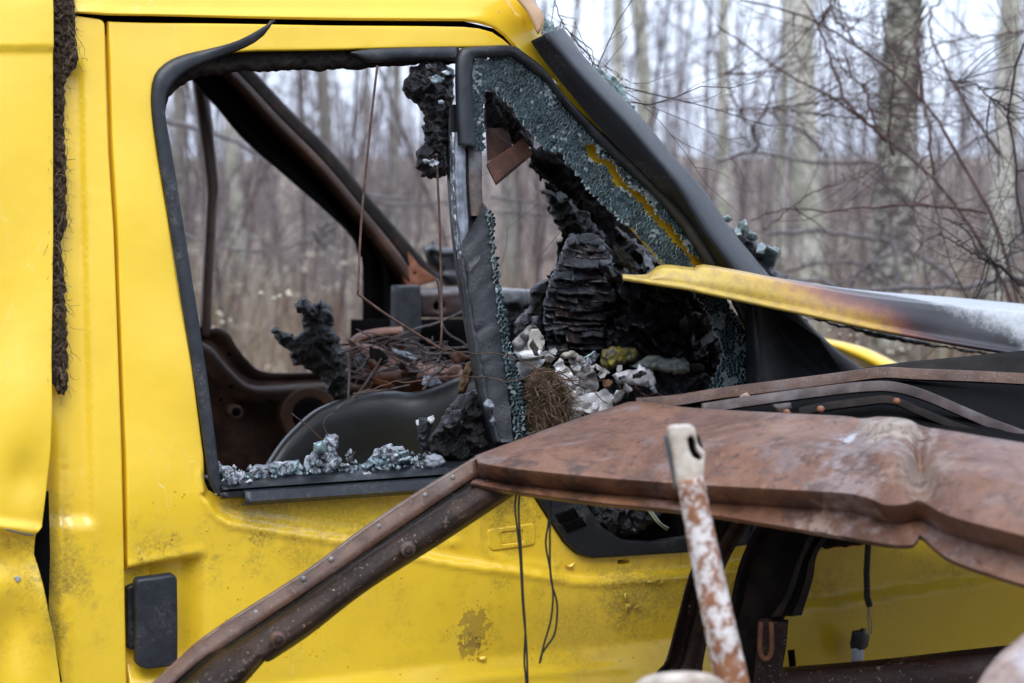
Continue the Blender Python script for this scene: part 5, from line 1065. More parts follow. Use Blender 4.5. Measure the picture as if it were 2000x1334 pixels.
# frame at the panel's far side
def strap(name, pts, wpx, mat, dep=.02, n=60):
    a = [(x, y, d) for x, y, d in pts]; rows = [[(x, y - wpx * .5, d + dep) for x, y, d in a], [(x, y - wpx * .5, d) for x, y, d in a], [(x, y + wpx * .4, d - .004) for x, y, d in a], [(x, y + wpx * .5, d + dep) for x, y, d in a]]
    return loft(name, rows, n, mat, rp, 2, .003, dfun=noz(wpx), ang=40)
strap('far_edge', [(1242, 789, 3.21), (1320, 783, 3.22), (1400, 770, 3.24), (1540, 752, 3.27), (1640, 739, 3.28), (1720, 729, 3.28), (1800, 732, 3.26), (2000, 741, 3.2), (2250, 760, 3.1)], 17, M_rust if False else M_rustf)
strap('inner_rib', [(1370, 799, 3.14), (1480, 782, 3.15), (1600, 766, 3.15), (1680, 757, 3.14), (1740, 756, 3.13), (1800, 771, 3.10), (1870, 800, 3.06), (1940, 830, 3.02), (2000, 852, 2.98), (2200, 930, 2.9)], 15, M_rustp)
strap('lower_rib', [(1560, 806, 3.08), (1600, 797, 3.09), (1680, 786, 3.10), (1740, 782, 3.10), (1800, 806, 3.06), (1880, 838, 3.02), (1960, 862, 2.98)], 10, M_rustk)
loft('rear_sheet', [[(1630, 736, 3.30), (1700, 720, 3.30), (1770, 711, 3.30), (1900, 698, 3.29), (2000, 688, 3.27), (2250, 665, 3.2)], [(1640, 742, 3.28), (1720, 732, 3.28), (1800, 734, 3.26), (1900, 738, 3.25), (2000, 743, 3.22), (2250, 760, 3.15)]], 40, M_rustk, rp, 4, .004)
loft('inner_sheet', [[(1240, 796, 3.24), (1400, 780, 3.27), (1640, 745, 3.32), (1800, 736, 3.32), (2000, 742, 3.3), (2250, 760, 3.2)], [(1300, 850, 3.18), (1400, 850, 3.12), (1640, 865, 2.98), (1800, 890, 2.88), (2000, 920, 2.78), (2250, 960, 2.65)]], 40, M_pit, rp, 5, .004)  # dark sheet for the black cavity, bent under the skin to block light
loft('bay_light_block', [[(1240, 800, 3.25), (1400, 786, 3.28), (1640, 752, 3.33), (1800, 745, 3.33), (2000, 750, 3.31), (2250, 770, 3.22), (2800, 830, 3.1)], [(1300, 900, 3.55), (1400, 960, 3.66), (1640, 1000, 3.84), (1800, 1000, 3.90), (2000, 1000, 3.98), (2250, 1000, 4.08), (2800, 1000, 4.3)]], 40, M_pit, rp, 3, .004)  # hidden sheet added to stop sky light falling on the yellow wing
for x, y, d in ((1602, 799, 3.05), (1750, 784, 3.05), (1536, 806, 3.05)):
    disc('rusty_stud', P3(x, y, d), tocam, .0055, .012, M_rusto, rp, 12)
blob('rib_bracket', [(1505, 790), (1545, 786), (1547, 798), (1538, 812), (1520, 814), (1512, 800)], (3.10,), .006, M_rustp, rp, amp=.001, step=4, edge=.5)
tag(blob('dry_leaf', [(1442, 778), (1448, 770), (1456, 766), (1466, 773), (1476, 777), (1462, 783), (1444, 784)], (3.19,), .003, plain('pale_leaf', (.36, .26, .21), .7, .2, .3, 60), amp=.006, freq=50, step=3, seed=1.2), 'pale curled leaf caught on the rusty far edge', 'leaf')
# rear struts between van and panel
st = thing('rusted_strut', P3(1350, 1900, 3.1), 'dark rusted twin-flange strut standing behind the white pole', 'strut')
A = [(1400, 1000, 3.25), (1352, 1105, 3.22), (1322, 1210, 3.20), (1300, 1290, 3.18), (1270, 1345, 3.16), (1200, 1620, 3.1)]
B = [(1480, 1000, 3.25), (1418, 1105, 3.22), (1392, 1210, 3.20), (1374, 1290, 3.18), (1368, 1345, 3.16), (1330, 1620, 3.1)]
loft('strut_flange', [mixr(A, B, 0, .04), mixr(A, B, .0, 0), mixr(A, B, .05, .0), mixr(A, B, .22, .03), mixr(A, B, .42, .035), mixr(A, B, .5, .005), mixr(A, B, .58, .0), mixr(A, B, .8, .012), mixr(A, B, .97, .0), mixr(A, B, 1, .05)], 50, M_rustd, st, 2, .003, dfun=noz(8.8), ang=50)
s2 = thing('rusted_bracket', P3(1500, 1900, 3.2), 'wide dark rusted bracket with loop end right of the white pole', 'bracket')
A = [(1500, 985, 3.30), (1448, 1090, 3.28), (1426, 1180, 3.27), (1410, 1260, 3.26), (1388, 1345, 3.25), (1340, 1620, 3.2)]
B = [(1670, 985, 3.30), (1585, 1090, 3.28), (1545, 1180, 3.27), (1510, 1260, 3.26), (1495, 1345, 3.25), (1440, 1620, 3.2)]
loft('bracket_web', [mixr(A, B, 0, .05), mixr(A, B, 0, 0), mixr(A, B, .08, .0), mixr(A, B, .2, .03), mixr(A, B, .6, .02), mixr(A, B, .8, .0), mixr(A, B, .88, -.01), mixr(A, B, .98, 0), mixr(A, B, 1, .05)], 50, M_rustk, s2, 2, .003, dfun=noz(9.8), ang=50)
A = [(1600, 1000, 3.20), (1560, 1090, 3.2), (1535, 1160, 3.2), (1506, 1205, 3.2)]; B = [(1660, 1000, 3.22), (1600, 1075, 3.2), (1588, 1130, 3.2), (1566, 1202, 3.2)]
loft('bracket_box', [mixr(A, B, 0, .05), mixr(A, B, 0, 0), mixr(A, B, .3, 0), mixr(A, B, .36, .03), mixr(A, B, .62, .03), mixr(A, B, .68, 0), mixr(A, B, 1, 0), mixr(A, B, 1, .05)], 30, M_rustk, s2, 2, .003, dfun=noz(3.8), ang=50)
A = [(1480, 1208, 3.24), (1478, 1260, 3.24), (1470, 1345, 3.24), (1440, 1620, 3.2)]; B = [(1540, 1210, 3.24), (1536, 1260, 3.24), (1524, 1345, 3.24), (1500, 1620, 3.2)]
loft('bracket_plate', [mixr(A, B, 0, .04), mixr(A, B, 0, 0), mixr(A, B, .5, .004), mixr(A, B, 1, 0), mixr(A, B, 1, .04)], 30, M_rustd, s2, 3, .003, dfun=noz(2.2), ang=50)
tube1('loop_end', [P3(1486, 1215, 3.20), P3(1484, 1262, 3.19), P3(1487, 1280, 3.19), P3(1496, 1287, 3.19), P3(1504, 1280, 3.19), P3(1507, 1262, 3.19), P3(1506, 1215, 3.20)], .0042, M_rusto, s2, 8, 40)
# bar low in front of the wing
bb = thing('rusted_bar', P3(1760, 1700, 3.4), 'long dark rusted bar along the bottom right in front of the yellow wing', 'bar')
loft('bar_skin', [[(1528, 1312, 3.60), (1700, 1298, 3.60), (1900, 1276, 3.6), (2150, 1250, 3.6)], [(1526, 1308, 3.46), (1700, 1294, 3.45), (1900, 1272, 3.44), (2150, 1245, 3.42)], [(1524, 1318, 3.43), (1700, 1306, 3.42), (1900, 1286, 3.41), (2150, 1260, 3.4)], [(1524, 1400, 3.43), (1700, 1400, 3.42), (1900, 1400, 3.41), (2150, 1400, 3.4)], [(1526, 1410, 3.6), (1700, 1410, 3.6), (1900, 1410, 3.6), (2150, 1410, 3.6)], [(1526, 2200, 3.5), (1700, 2200, 3.5), (1900, 2200, 3.5), (2150, 2200, 3.5)]], 50, rust('rust_bar', (.018, .010, .008), (.05, .022, .016), (.09, .042, .03), 10, rough=.5, bump=.6, speck=.9, streak=(.6, 1, 3)), bb, 3, .004, dfun=noz(6.1))  # last rows: unseen skirt added under the bar to block light
tg = thing('torn_metal_corner', P3(1960, 1800, 2.3), 'blurred greyish rusty sheet corner at the bottom right edge', 'metal sheet')
loft('corner_sheet', [[(2200, 1110, 2.35), (2060, 1190, 2.33), (1990, 1245, 2.32), (1940, 1290, 2.30), (1900, 1360, 2.28), (1880, 1500, 2.2)], [(2250, 1150, 2.30), (2120, 1230, 2.28), (2030, 1290, 2.27), (1990, 1340, 2.26), (1960, 1400, 2.25), (1950, 1500, 2.2)], [(2300, 1300, 2.3), (2200, 1330, 2.3), (2100, 1370, 2.3), (2060, 1420, 2.3), (2040, 1460, 2.3), (2030, 1550, 2.25)]], 30, M_scr, tg, 4, .003, curve=True, dfun=noz(4.1))
# scraped patch on the rusted panel's dent: bare greyish metal
# unseen flank beyond the arch, added to keep light off the yellow wing
loft('flank_light_block', [[(2200, 1110, 2.36), (2060, 1190, 2.35), (1990, 1250, 2.34), (1960, 1420, 2.32), (1940, 1700, 2.30), (1930, 2300, 2.28)], [(2500, 1180, 2.30), (2450, 1260, 2.28), (2400, 1360, 2.25), (2400, 1500, 2.24), (2400, 1800, 2.22), (2400, 2400, 2.2)], [(2900, 1300, 2.30), (2900, 1400, 2.3), (2900, 1500, 2.3), (2900, 1700, 2.3), (2900, 2000, 2.3), (2900, 2500, 2.3)]], 24, M_rust, rp, 3, .003)
# white flaking pole
pole = thing('flaking_pole', P3(1500, 2600, 2.3), 'white painted metal pole with rust spots in front of the panel', 'pole')
pc = [P3(1347, 935, 2.42), P3(1360, 1000, 2.42), P3(1386, 1130, 2.41), P3(1412, 1250, 2.40), P3(1430, 1334, 2.40), P3(1530, 1800, 2.36), P3(1650, 2380, 2.3)]
tube1('pole_shaft', pc, [.0165, .0170, .0185, .0195, .0205, .021, .021], M_wrod, pole, 20, 60)
M_wcap = rust('chipped_cream_paint', (.20, .11, .07), (.52, .47, .40), (.64, .61, .56), 16, grey=(.42, .36, .29), gamt=.6, rough=.5, bump=.3)
ho = rounded([(1304, 838), (1312, 831), (1350, 829), (1358, 838), (1362, 868), (1378, 884), (1374, 934), (1382, 960), (1334, 968), (1322, 945), (1314, 890)], 5)
hh = rounded([(1342, 856), (1352, 850), (1358, 862), (1360, 880), (1372, 894), (1366, 900), (1352, 892), (1345, 876)], 4)
panel('pole_head', ho, M_wcap, pole, [hh], surf=lambda p, o: atD(p, 2.425 - np.asarray(o)), disp=lambda x, y: .010 * np.sqrt(np.maximum(0, 1 - ((x - 1322 - (y - 838) * .2) / 30) ** 2)), step=6, rnd=4, rdep=.004, flange=.025, fdir=tuple(FW))
blob('slot_shadow', [(1336, 850), (1366, 850), (1378, 900), (1345, 900)], (2.45,), .002, M_rustk, pole, amp=.0, step=8, edge=0)
loft('head_side', [[(1306, 850, 2.44), (1316, 900, 2.44), (1326, 950, 2.44)], [(1302, 850, 2.46), (1312, 900, 2.46), (1322, 955, 2.46)]], 12, plain('blue_grey_paint', (.10, .13, .18), .5), pole, 2, .004)
# white rim at the very bottom
rm = thing('white_hub', P3(1330, 1700, 2.1), 'blurred white rounded metal hub at the bottom edge beside the pole', 'hub')
rr_ = [(1235, 1352, 2.2), (1262, 1330, 2.18), (1300, 1322, 2.16), (1345, 1320, 2.16), (1385, 1325, 2.17), (1412, 1340, 2.2)]
loft('rim_skin', [[(x, y - 2, d + .05) for x, y, d in rr_], rr_, [(x, y + 14, d - .01) for x, y, d in rr_], [(x, y + 60, d) for x, y, d in rr_]], 30, M_wcap, rm, 3, .004, curve=True)
# hanging wires in front of the door
for k, (pts, lb) in enumerate((([(1010, 950), (1006, 990), (1010, 1030), (1016, 1090), (1021, 1180), (1028, 1260), (1031, 1345), (1034, 1500)], 'left one of the black wires hanging straight down over the door'), ([(1016, 950), (1013, 1000), (1018, 1080), (1022, 1170), (1026, 1230), (1024, 1290), (1028, 1345), (1030, 1500)], 'black wire twisted round the straight hanging one over the door'),
                  ([(1074, 960), (1073, 1010), (1066, 1060), (1074, 1110), (1080, 1160), (1076, 1210), (1062, 1260), (1056, 1290)], 'short black hanging wire with its loose end over the door'), ([(1076, 960), (1074, 1050), (1076, 1130), (1088, 1180), (1084, 1235), (1068, 1262), (1058, 1278), (1054, 1296)], 'black hanging wire bowing out beside the short one'))):
    tag(tube1('hanging_wire', [P3(x, y, 2.98) for x, y in pts], .0016, M_wire, None, 6, 60), lb, 'wire')
# ------------------------------------------------------------------ ground
def groundmat():
    s = NT('leaf_litter_ground'); a = s.noise(.35, 6, .7); b = s.noise(5, 6, .75); c = s.noise(40, 4, .7)
    col = s.mix(s.rng(a, .4, .6), (.30, .24, .19), (.38, .31, .25)); col = s.mix(s.rng(b, .4, .65), col, (.34, .285, .235)); col = s.mix(s.math('MULTIPLY', s.rng(c, .5, .7), .6), col, (.035, .025, .02))
    s.bsdf(col, .95, 0, .2, s.bump(s.math('ADD', b, c), 1.0, .05)); return s.m
gx = np.concatenate([[-400, -150, -70, -40], np.linspace(-25, 35, 41), [55, 90, 170, 420]]); gy = np.concatenate([[-400, -120, -40, -15], np.linspace(-8, 55, 43), [75, 120, 200, 420]])
GX, GY = np.meshgrid(gx, gy); GZ = np.array([[.10 * mn.noise(Vector((x * .25, y * .25, 1))) * min(1, max(0, (y - 3) / 4)) - .02 for x in gx] for y in gy])
n, m = GX.shape; idx = np.arange(n * m).reshape(n, m)
gf = np.stack([idx[:-1, :-1], idx[:-1, 1:], idx[1:, 1:], idx[1:, :-1]], -1).reshape(-1, 4)
tag(link('ground', np.stack([GX, GY, GZ], -1).reshape(-1, 3), gf, groundmat()), kind='structure')
# ------------------------------------------------------------------ trees
HZ = CAMP[2]
def gpos(px, dist):
    r_ = ray([(px, 290)])[0]; r_ = r_ / np.linalg.norm(r_[:2]); return np.array((CAMP[0] + r_[0] * dist, CAMP[1] + r_[1] * dist, 0.0))
def barkmat(name, pale, dark, amt, green=(.30, .31, .22)):
    s = NT(name); v = s.map(scale=(1, 1, .28)); a = s.noise(9, 6, .72, vec=s.map(scale=(1, 1, 2.2)), dist=.5); b = s.noise(2.2, 4, .6); l = s.noise(30, 5, .75, vec=s.map(scale=(.6, .6, 6)))
    c = s.mix(s.rng(b, .35, .7), pale, green); c = s.mix(s.rng(a, .62 - amt * .3, .70 - amt * .3), c, dark); c = s.mix(s.math('MULTIPLY', s.rng(l, .60, .68), .7), c, dark)
    s.bsdf(c, .85, 0, .2, s.bump(a, .5, .02)); return s.m
M_birch = barkmat('birch_bark', (.66, .63, .56), (.09, .08, .07), .22)
M_birchd = barkmat('dark_birch_bark', (.42, .41, .36), (.07, .058, .05), .55)
M_greyb = barkmat('grey_bark', (.27, .25, .23), (.10, .085, .08), .3, (.21, .205, .17))
def spread(r_, base, dirs, L, m, wob, up=.0):
    n = len(base); P = np.zeros((n, m, 3)); P[:, 0] = base; d = dirs / (np.linalg.norm(dirs, axis=1)[:, None] + 1e-9)
    for i in range(1, m):
        P[:, i] = P[:, i - 1] + d * (L / (m - 1))[:, None]; d = d + r_.normal(0, wob, (n, 3)); d[:, 2] += up; d /= np.linalg.norm(d, axis=1)[:, None]
    return P
def crown(r_, tp, tr, n1, z0, z1, L1, rad, n2=5, n3=3, up=.06, droop=-.02):
    """limbs, branches and twigs off a trunk polyline; returns vertices, quads"""
    z = r_.uniform(z0, z1, n1); base = np.stack([np.interp(z, tp[:, 2], tp[:, i]) for i in range(3)], 1); a = r_.uniform(0, math.tau, n1)
    d = np.stack([np.cos(a), np.sin(a), r_.uniform(.1, .9, n1)], 1); hf = 1 - .55 * (z - z0) / (z1 - z0 + 1e-6)
    P1 = spread(r_, base, d, L1 * hf * r_.uniform(.6, 1.2, n1), 7, .16, up); R1 = (rad * hf)[:, None] * np.linspace(1, .25, 7)[None]
    parts = [tubes(P1, R1, 5)]
    def sub(P, k, f, rr, m, wob, upv):
        N, mm, _ = P.shape; i = r_.integers(0, N, N * k); t = r_.uniform(.2, 1, N * k) * (mm - 1); j = np.minimum(t.astype(int), mm - 2); u = (t - j)[:, None]
        b = P[i, j] * (1 - u) + P[i, j + 1] * u; dd_ = P[i, j + 1] - P[i, j]; ln = np.linalg.norm(P[:, -1] - P[:, 0], axis=1)[i]
        dd_ = dd_ / (np.linalg.norm(dd_, axis=1)[:, None] + 1e-9) + r_.normal(0, .75, (N * k, 3)); Q = spread(r_, b, dd_, ln * f * r_.uniform(.5, 1.2, N * k), m, wob, upv)
        return Q, tubes(Q, rr * np.linspace(1, .4, m)[None] * r_.uniform(.7, 1.2, (N * k, 1)), 3)
    P2, t2 = sub(P1, n2, .5, rad * .38, 5, .2, .02); parts.append(t2)
    P3_, t3 = sub(P2, n3, .55, rad * .19, 4, .2, droop); parts.append(t3)
    return merge(parts)
TREES = [  # px, distance, trunk radius, bark, label, first branch height
    (1200, 24, .07, M_birch, 'slim birch nearest to the top of the black pillar trim', 2.2), (1268, 22, .085, M_birch, 'second birch from the black pillar trim', 2.2),
    (1402, 23, .075, M_birch, 'slim birch midway between the pillar trim and the widest pale birch', 2.4), (1592, 15.5, .10, M_birch, 'widest pale birch trunk in the right half', 3.0), (1530, 23, .06, M_birch, 'thin birch close to the left of the widest birch', 2.0), (1762, 12.5, .125, M_birchd, 'thick dark-barked birch trunk right of the widest pale one', 2.6),
    (1958, 15, .085, M_birch, 'pale birch trunk at the right edge', 2.6),
    (640, 19, .07, M_greyb, 'darkest grey trunk seen above the far pillar through the window', 1.4), (455, 24, .09, M_birch, 'pale trunk seen right of the far door post', 2.0),
    (350, 21, .07, M_greyb, 'thin trunk at the left edge of the window view', 1.5), (1010, 18, .07, M_greyb, 'thin grey trunk seen through the quarter window gap', 1.5), (780, 27, .07, M_greyb, 'grey trunk between the two window cables', 1.6),
    (705, 34, .07, M_greyb, 'far thin grey trunk just left of the window cable', 1.8), (400, 36, .07, M_greyb, 'far trunk behind the far door post', 1.6)]
for k, (px, ds, rad, mt, lb, z0) in enumerate(TREES):
    r_ = np.random.default_rng(100 + k); b = gpos(px, ds); H = r_.uniform(9, 13); zz = np.linspace(-.1, H, 12); lean = r_.normal(0, .018, 2)
    tp = np.stack([b[0] + lean[0] * zz + .05 * np.sin(zz * .8 + k), b[1] + lean[1] * zz + .05 * np.cos(zz * .7 + k), zz], 1)
    tr = rad * (1.15 - .9 * np.linspace(0, 1, 12)) * np.where(zz < .4, 1.25, 1.0)
    T = thing(('birch_tree' if mt is not M_greyb else 'bare_tree'), b, lb, 'tree', 'bare trees behind the van')
    tube1('trunk', tp, tr, mt, T, 12, 24)
    X, F = crown(r_, tp, tr, 15 if mt is not M_greyb else 17, z0, H, 1.9, rad * .17, 5, 4); link('crown', X, F, M_twig if k % 2 else M_twigd, T)
# ------------------------------------------------------------------ distant wood, thickets, dry grass
r_ = np.random.default_rng(9)
def field(n, a0, a1, d0, d1, pw=1.0):
    a = r_.uniform(a0, a1, n); d = d0 + (d1 - d0) * r_.uniform(0, 1, n) ** pw; pxs = 1000 + np.tan(a) * FPX
    rr = FW[None] + RT[None] * ((pxs - 1000) / FPX)[:, None]; rr = rr / np.linalg.norm(rr[:, :2], axis=1)[:, None]
    return np.stack([CAMP[0] + rr[:, 0] * d, CAMP[1] + rr[:, 1] * d, np.zeros(n)], 1), d
AW = R(24)
b, d = field(70, -AW, AW, 42, 90); N = len(b); dr = r_.normal(0, .05, (N, 3)); dr[:, 2] = 1
P = spread(r_, b, dr, r_.uniform(6, 13, N), 6, .03); parts = [tubes(P, r_.uniform(.02, .07, (N, 1)) * np.linspace(1, .3, 6)[None], 5)]
def twigs(P, k, L, rad, m=4, wob=.2, up=.02, lo=.15, k_=3, spreadf=.8):
    N, mm, _ = P.shape; i = r_.integers(0, N, N * k); t = r_.uniform(lo, 1, N * k) * (mm - 1); j = np.minimum(t.astype(int), mm - 2); u = (t - j)[:, None]
    bb_ = P[i, j] * (1 - u) + P[i, j + 1] * u; dd_ = P[i, j + 1] - P[i, j]; dd_ = dd_ / (np.linalg.norm(dd_, axis=1)[:, None] + 1e-9) + r_.normal(0, spreadf, (N * k, 3))
    Q = spread(r_, bb_, dd_, L * r_.uniform(.4, 1.2, N * k), m, wob, up); return Q, tubes(Q, rad * r_.uniform(.6, 1.2, (N * k, 1)) * np.linspace(1, .4, m)[None], k_)
Q, t_ = twigs(P, 16, 1.6, .011); parts.append(t_)
b, d = field(520, -AW, AW, 38, 85); N = len(b); dr = r_.normal(0, .2, (N, 3)); dr[:, 2] = 1
P = spread(r_, b, dr, r_.uniform(1.2, 5.5, N), 5, .1); parts.append(tubes(P, r_.uniform(.012, .035, (N, 1)) * np.linspace(1, .3, 5)[None], 4)); Q, t_ = twigs(P, 8, 1.5, .011); parts.append(t_)
tag(link('distant_wood', *merge(parts), plain('far_bark', (.27, .25, .265), .85, .2, .3, 5)), 'grey mass of bare trees far behind the van', 'woods', kind='stuff')
b, d = field(800, -AW, AW, 17, 48, .8); N = len(b); dr = r_.normal(0, .22, (N, 3)); dr[:, 2] = 1
P = spread(r_, b, dr, r_.uniform(.7, 3.2, N), 5, .10); parts = [tubes(P, r_.uniform(.007, .018, (N, 1)) * np.linspace(1, .35, 5)[None], 4)]
Q, t_ = twigs(P, 7, .9, .006); parts.append(t_)
tag(link('thicket', *merge(parts), plain('pale_thicket_bark', (.27, .23, .22), .85, .2, .3, 20, col2=(.17, .14, .135))), 'tangled grey brown undergrowth between the trees', 'undergrowth', kind='stuff')
# tall saplings: a haze of fine twigs
b, d = field(260, -AW, AW, 8.5, 30, .9); N = len(b); dr = r_.normal(0, .12, (N, 3)); dr[:, 2] = 1
P = spread(r_, b, dr, r_.uniform(2.5, 5.5, N), 7, .07); parts = [tubes(P, r_.uniform(.006, .016, (N, 1)) * np.linspace(1, .3, 7)[None], 4)]
Q, t_ = twigs(P, 12, 1.1, .0045, 5, .16, .03); parts.append(t_); Q, t_ = twigs(Q, 2, .5, .0025, 4); parts.append(t_)
tag(link('sapling_thicket', *merge(parts), plain('sapling_bark', (.135, .105, .105), .8, .2, .3, 20, col2=(.075, .056, .056))), 'fine bare saplings and twigs filling the view between trunks', 'undergrowth', kind='stuff')
# the same wood goes on round the clearing behind the photographer
an = r_.uniform(R(70), R(290), 460); dd_ = r_.uniform(13, 30, 460); b = np.stack([CAMP[0] + np.sin(YAW + an) * dd_, CAMP[1] + np.cos(YAW + an) * dd_, np.zeros(460)], 1); dr = r_.normal(0, .03, (460, 3)); dr[:, 2] = 1
P = spread(r_, b, dr, r_.uniform(8, 13, 460), 6, .03); parts = [tubes(P, r_.uniform(.08, .20, (460, 1)) * np.linspace(1, .4, 6)[None], 5)]
Q, t_ = twigs(P, 10, 2.0, .03); parts.append(t_)
tag(link('surrounding_wood', *merge(parts), M_greyb), 'bare wood closing the clearing on the near side', 'woods', kind='stuff')
# dry weeds: reddish stalks, straw blades, pale seed heads
def weeds(n, d0, d1, hmin, hmax, rad, mats, name, label, lean=.16, heads=0.0):
    b, d = field(n, -AW, AW, d0, d1, .9); dr = r_.normal(0, lean, (n, 3)); dr[:, 2] = 1; P = spread(r_, b, dr, r_.uniform(hmin, hmax, n), 4, .07)
    X, F = tubes(P, rad * r_.uniform(.6, 1.4, (n, 1)) * np.linspace(1, .5, 4)[None], 3); fm = np.repeat(r_.integers(0, len(mats), n), 9)
    o = link(name, X, F, None, None, True, mats, fm); tag(o, label, 'weeds', kind='stuff'); return P
M_st1 = plain('red_brown_stalk', (.23, .125, .085), .8, .2, .3, 9, col2=(.14, .075, .055)); M_st2 = plain('straw_stalk', (.50, .42, .31), .8, .2, .3, 9, col2=(.31, .25, .18)); M_st3 = plain('olive_blade', (.17, .16, .065), .8, .2, .3, 9)
M_seed = plain('pale_seed_head', (.58, .54, .42), .9, .1, .3, 30)
weeds(7500, 5.2, 18, .35, 1.1, .0038, [M_st1, M_st1, M_st2, M_st2, M_st3], 'dry_weeds', 'reddish brown dry weeds behind the van')
Pw = weeds(420, 5.0, 12, .7, 1.35, .0028, [M_st1, M_twig], 'seed_stalks', 'thin dry stalks carrying pale seed heads', .12)
V, F, o = [], [], 0
ico_v = np.array([(0, 0, 1), (.9, 0, .3), (.28, .85, .3), (-.73, .53, .3), (-.73, -.53, .3), (.28, -.85, .3), (0, 0, -.5)]); ico_f = np.array([(0, 1, 2), (0, 2, 3), (0, 3, 4), (0, 4, 5), (0, 5, 1), (6, 2, 1), (6, 3, 2), (6, 4, 3), (6, 5, 4), (6, 1, 5)])
vs, fs = [], []
for p in Pw[:, -1]:
    for c in r_.normal(0, 1, (r_.integers(4, 10), 3)) * np.array((.035, .035, .012)): vs.append(ico_v * r_.uniform(.006, .014) + p + c); fs.append(ico_f + 7 * len(fs))
tag(link('seed_heads', np.vstack(vs), np.vstack(fs), M_seed), 'pale umbel seed heads standing above the dry weeds', 'weeds', kind='stuff')
# ------------------------------------------------------------------ shrubs close behind the bonnet, branch by branch
k7 = lambda pts: [(1400 + u / 2.965, v / 2.965) for u, v in pts]; k8 = lambda pts: [(1400 + u / 2.965, 300 + v / 2.965) for u, v in pts]; k5 = lambda pts: [(1000 + u / 2.965, v / 2.965) for u, v in pts]
def _shrub(name, label, base, brs, mat, seed, catg='shrub'):
    T = thing(name, base, label, catg, 'shrubs close behind the bonnet'); q = np.random.default_rng(seed)
    for pts, d0, d1, w0, w1 in brs:
        n = 26; c = cat(pts, n); dep = np.linspace(d0, d1, n) + .05 * np.sin(np.linspace(0, 5, n) + seed); P = atD(c, dep); rr = np.linspace(w0, w1, n) * dep / FPX / 2
        P = P + q.normal(0, .0022, P.shape); X, F = tubes(P[None], rr[None], 6); br = link('branch', X, F, mat, T)
        # buds and side twigs
        B, Rd = [], []
        for k in range(int(q.integers(5, 11))):
            i = q.integers(1, n - 2); t = P[i + 1] - P[i]; t /= np.linalg.norm(t); sd_ = np.cross(t, FW) * q.choice((-1, 1)); L = q.choice((.008, .012, .012, .05, .12)) * q.uniform(.7, 1.6)
            dd_ = t * q.uniform(-.2, 1.0) + sd_ * .8 + q.normal(0, .25, 3); dd_ /= np.linalg.norm(dd_); bend = q.normal(0, .2, 3)
            B.append([P[i], P[i] + dd_ * L * .35, P[i] + (dd_ + bend * .4) * L * .7, P[i] + (dd_ + bend) * L]); th = min(rr[i] * .8, .0022); Rd.append([th, th * 1.1 if L < .02 else th * .85, th * .8, th * .3])
        X, F = tubes(np.array(B), np.array(Rd), 4); tag(link('side_twigs', X, F, mat, br), kind='stuff')
    return T
def shrub(name, label, base, brs, mat, seed, catg='shrub', fine=13):
    T = _shrub(name, label, base, brs, mat, seed, catg); q = np.array([atD(cat(p, 26), np.linspace(a, b, 26)) for p, a, b, *_ in brs]); global r_
    keep = r_; r_ = np.random.default_rng(seed + 50); parts = []
    Q, t_ = twigs(q, fine, .42, .0013, 6, .16, .02, .05, 4, .9); parts.append(t_); Q, t_ = twigs(Q, 3, .16, .0008, 5, .16, .02, .1, 3, .9); parts.append(t_); r_ = keep
    tag(link('fine_twigs', *merge(parts), mat, T), kind='stuff'); return T
shrub('red_stemmed_shrub', 'red-brown bare shrub arching in from the right behind the bonnet', gpos(2010, 4.9), [
    (k7([(130, 0), (410, 60), (580, 130), (800, 260), (1000, 400), (1110, 480), (1190, 590), (1310, 730), (1400, 900), (1500, 1080), (1560, 1200), (1620, 1330)]) + [(1968, 520), (1990, 600), (2000, 720), (2010, 1400)], 5.2, 4.9, 4, 12),
    (k7([(0, 150), (200, 290), (400, 420), (640, 550), (840, 690), (1000, 820), (1240, 1020), (1400, 1200), (1480, 1330)]) + [(1930, 500), (1965, 570), (1985, 640), (2000, 800), (2008, 1400)], 5.3, 4.9, 3.5, 12),
    (k7([(500, 0), (590, 150), (640, 300), (700, 460), (760, 600), (900, 740), (980, 810)]), 5.25, 5.15, 3.5, 7), (k7([(650, 0), (700, 120), (790, 240)]), 5.3, 5.2, 2.5, 4), (k7([(690, -30), (650, 50), (595, 130)]), 5.1, 5.15, 3, 4),
    (k7([(660, 300), (740, 410), (840, 500), (890, 620), (920, 740)]), 5.3, 5.2, 3, 5), (k7([(0, 640), (280, 630), (500, 600), (740, 570)]), 5.5, 5.3, 2.5, 3.5), (k7([(320, 620), (540, 655), (820, 690)]), 5.4, 5.25, 2.5, 4),
    (k7([(200, 1280), (400, 1210), (640, 1220), (900, 1200), (1200, 1185), (1430, 1215), (1560, 1240)]), 4.8, 4.9, 3, 6), (k7([(270, 1330), (480, 1160), (620, 1090), (840, 1020)]), 4.75, 4.9, 3, 2.5), (k7([(1300, 0), (1160, 180), (1190, 480), (1215, 680), (1240, 850), (1260, 1010)]), 5.3, 5.1, 3.5, 6),
    (k7([(1240, 60), (1240, 200), (1290, 330), (1370, 480), (1450, 620), (1540, 750), (1640, 890)]), 5.6, 5.5, 4, 7), (k7([(1779, 180), (1480, 220), (1270, 260), (1100, 350), (970, 430), (830, 490)]), 5.6, 5.4, 4, 3), (k7([(0, 430), (190, 425), (350, 410)]), 5.6, 5.5, 2.5, 3.5)], M_twigr, 1)
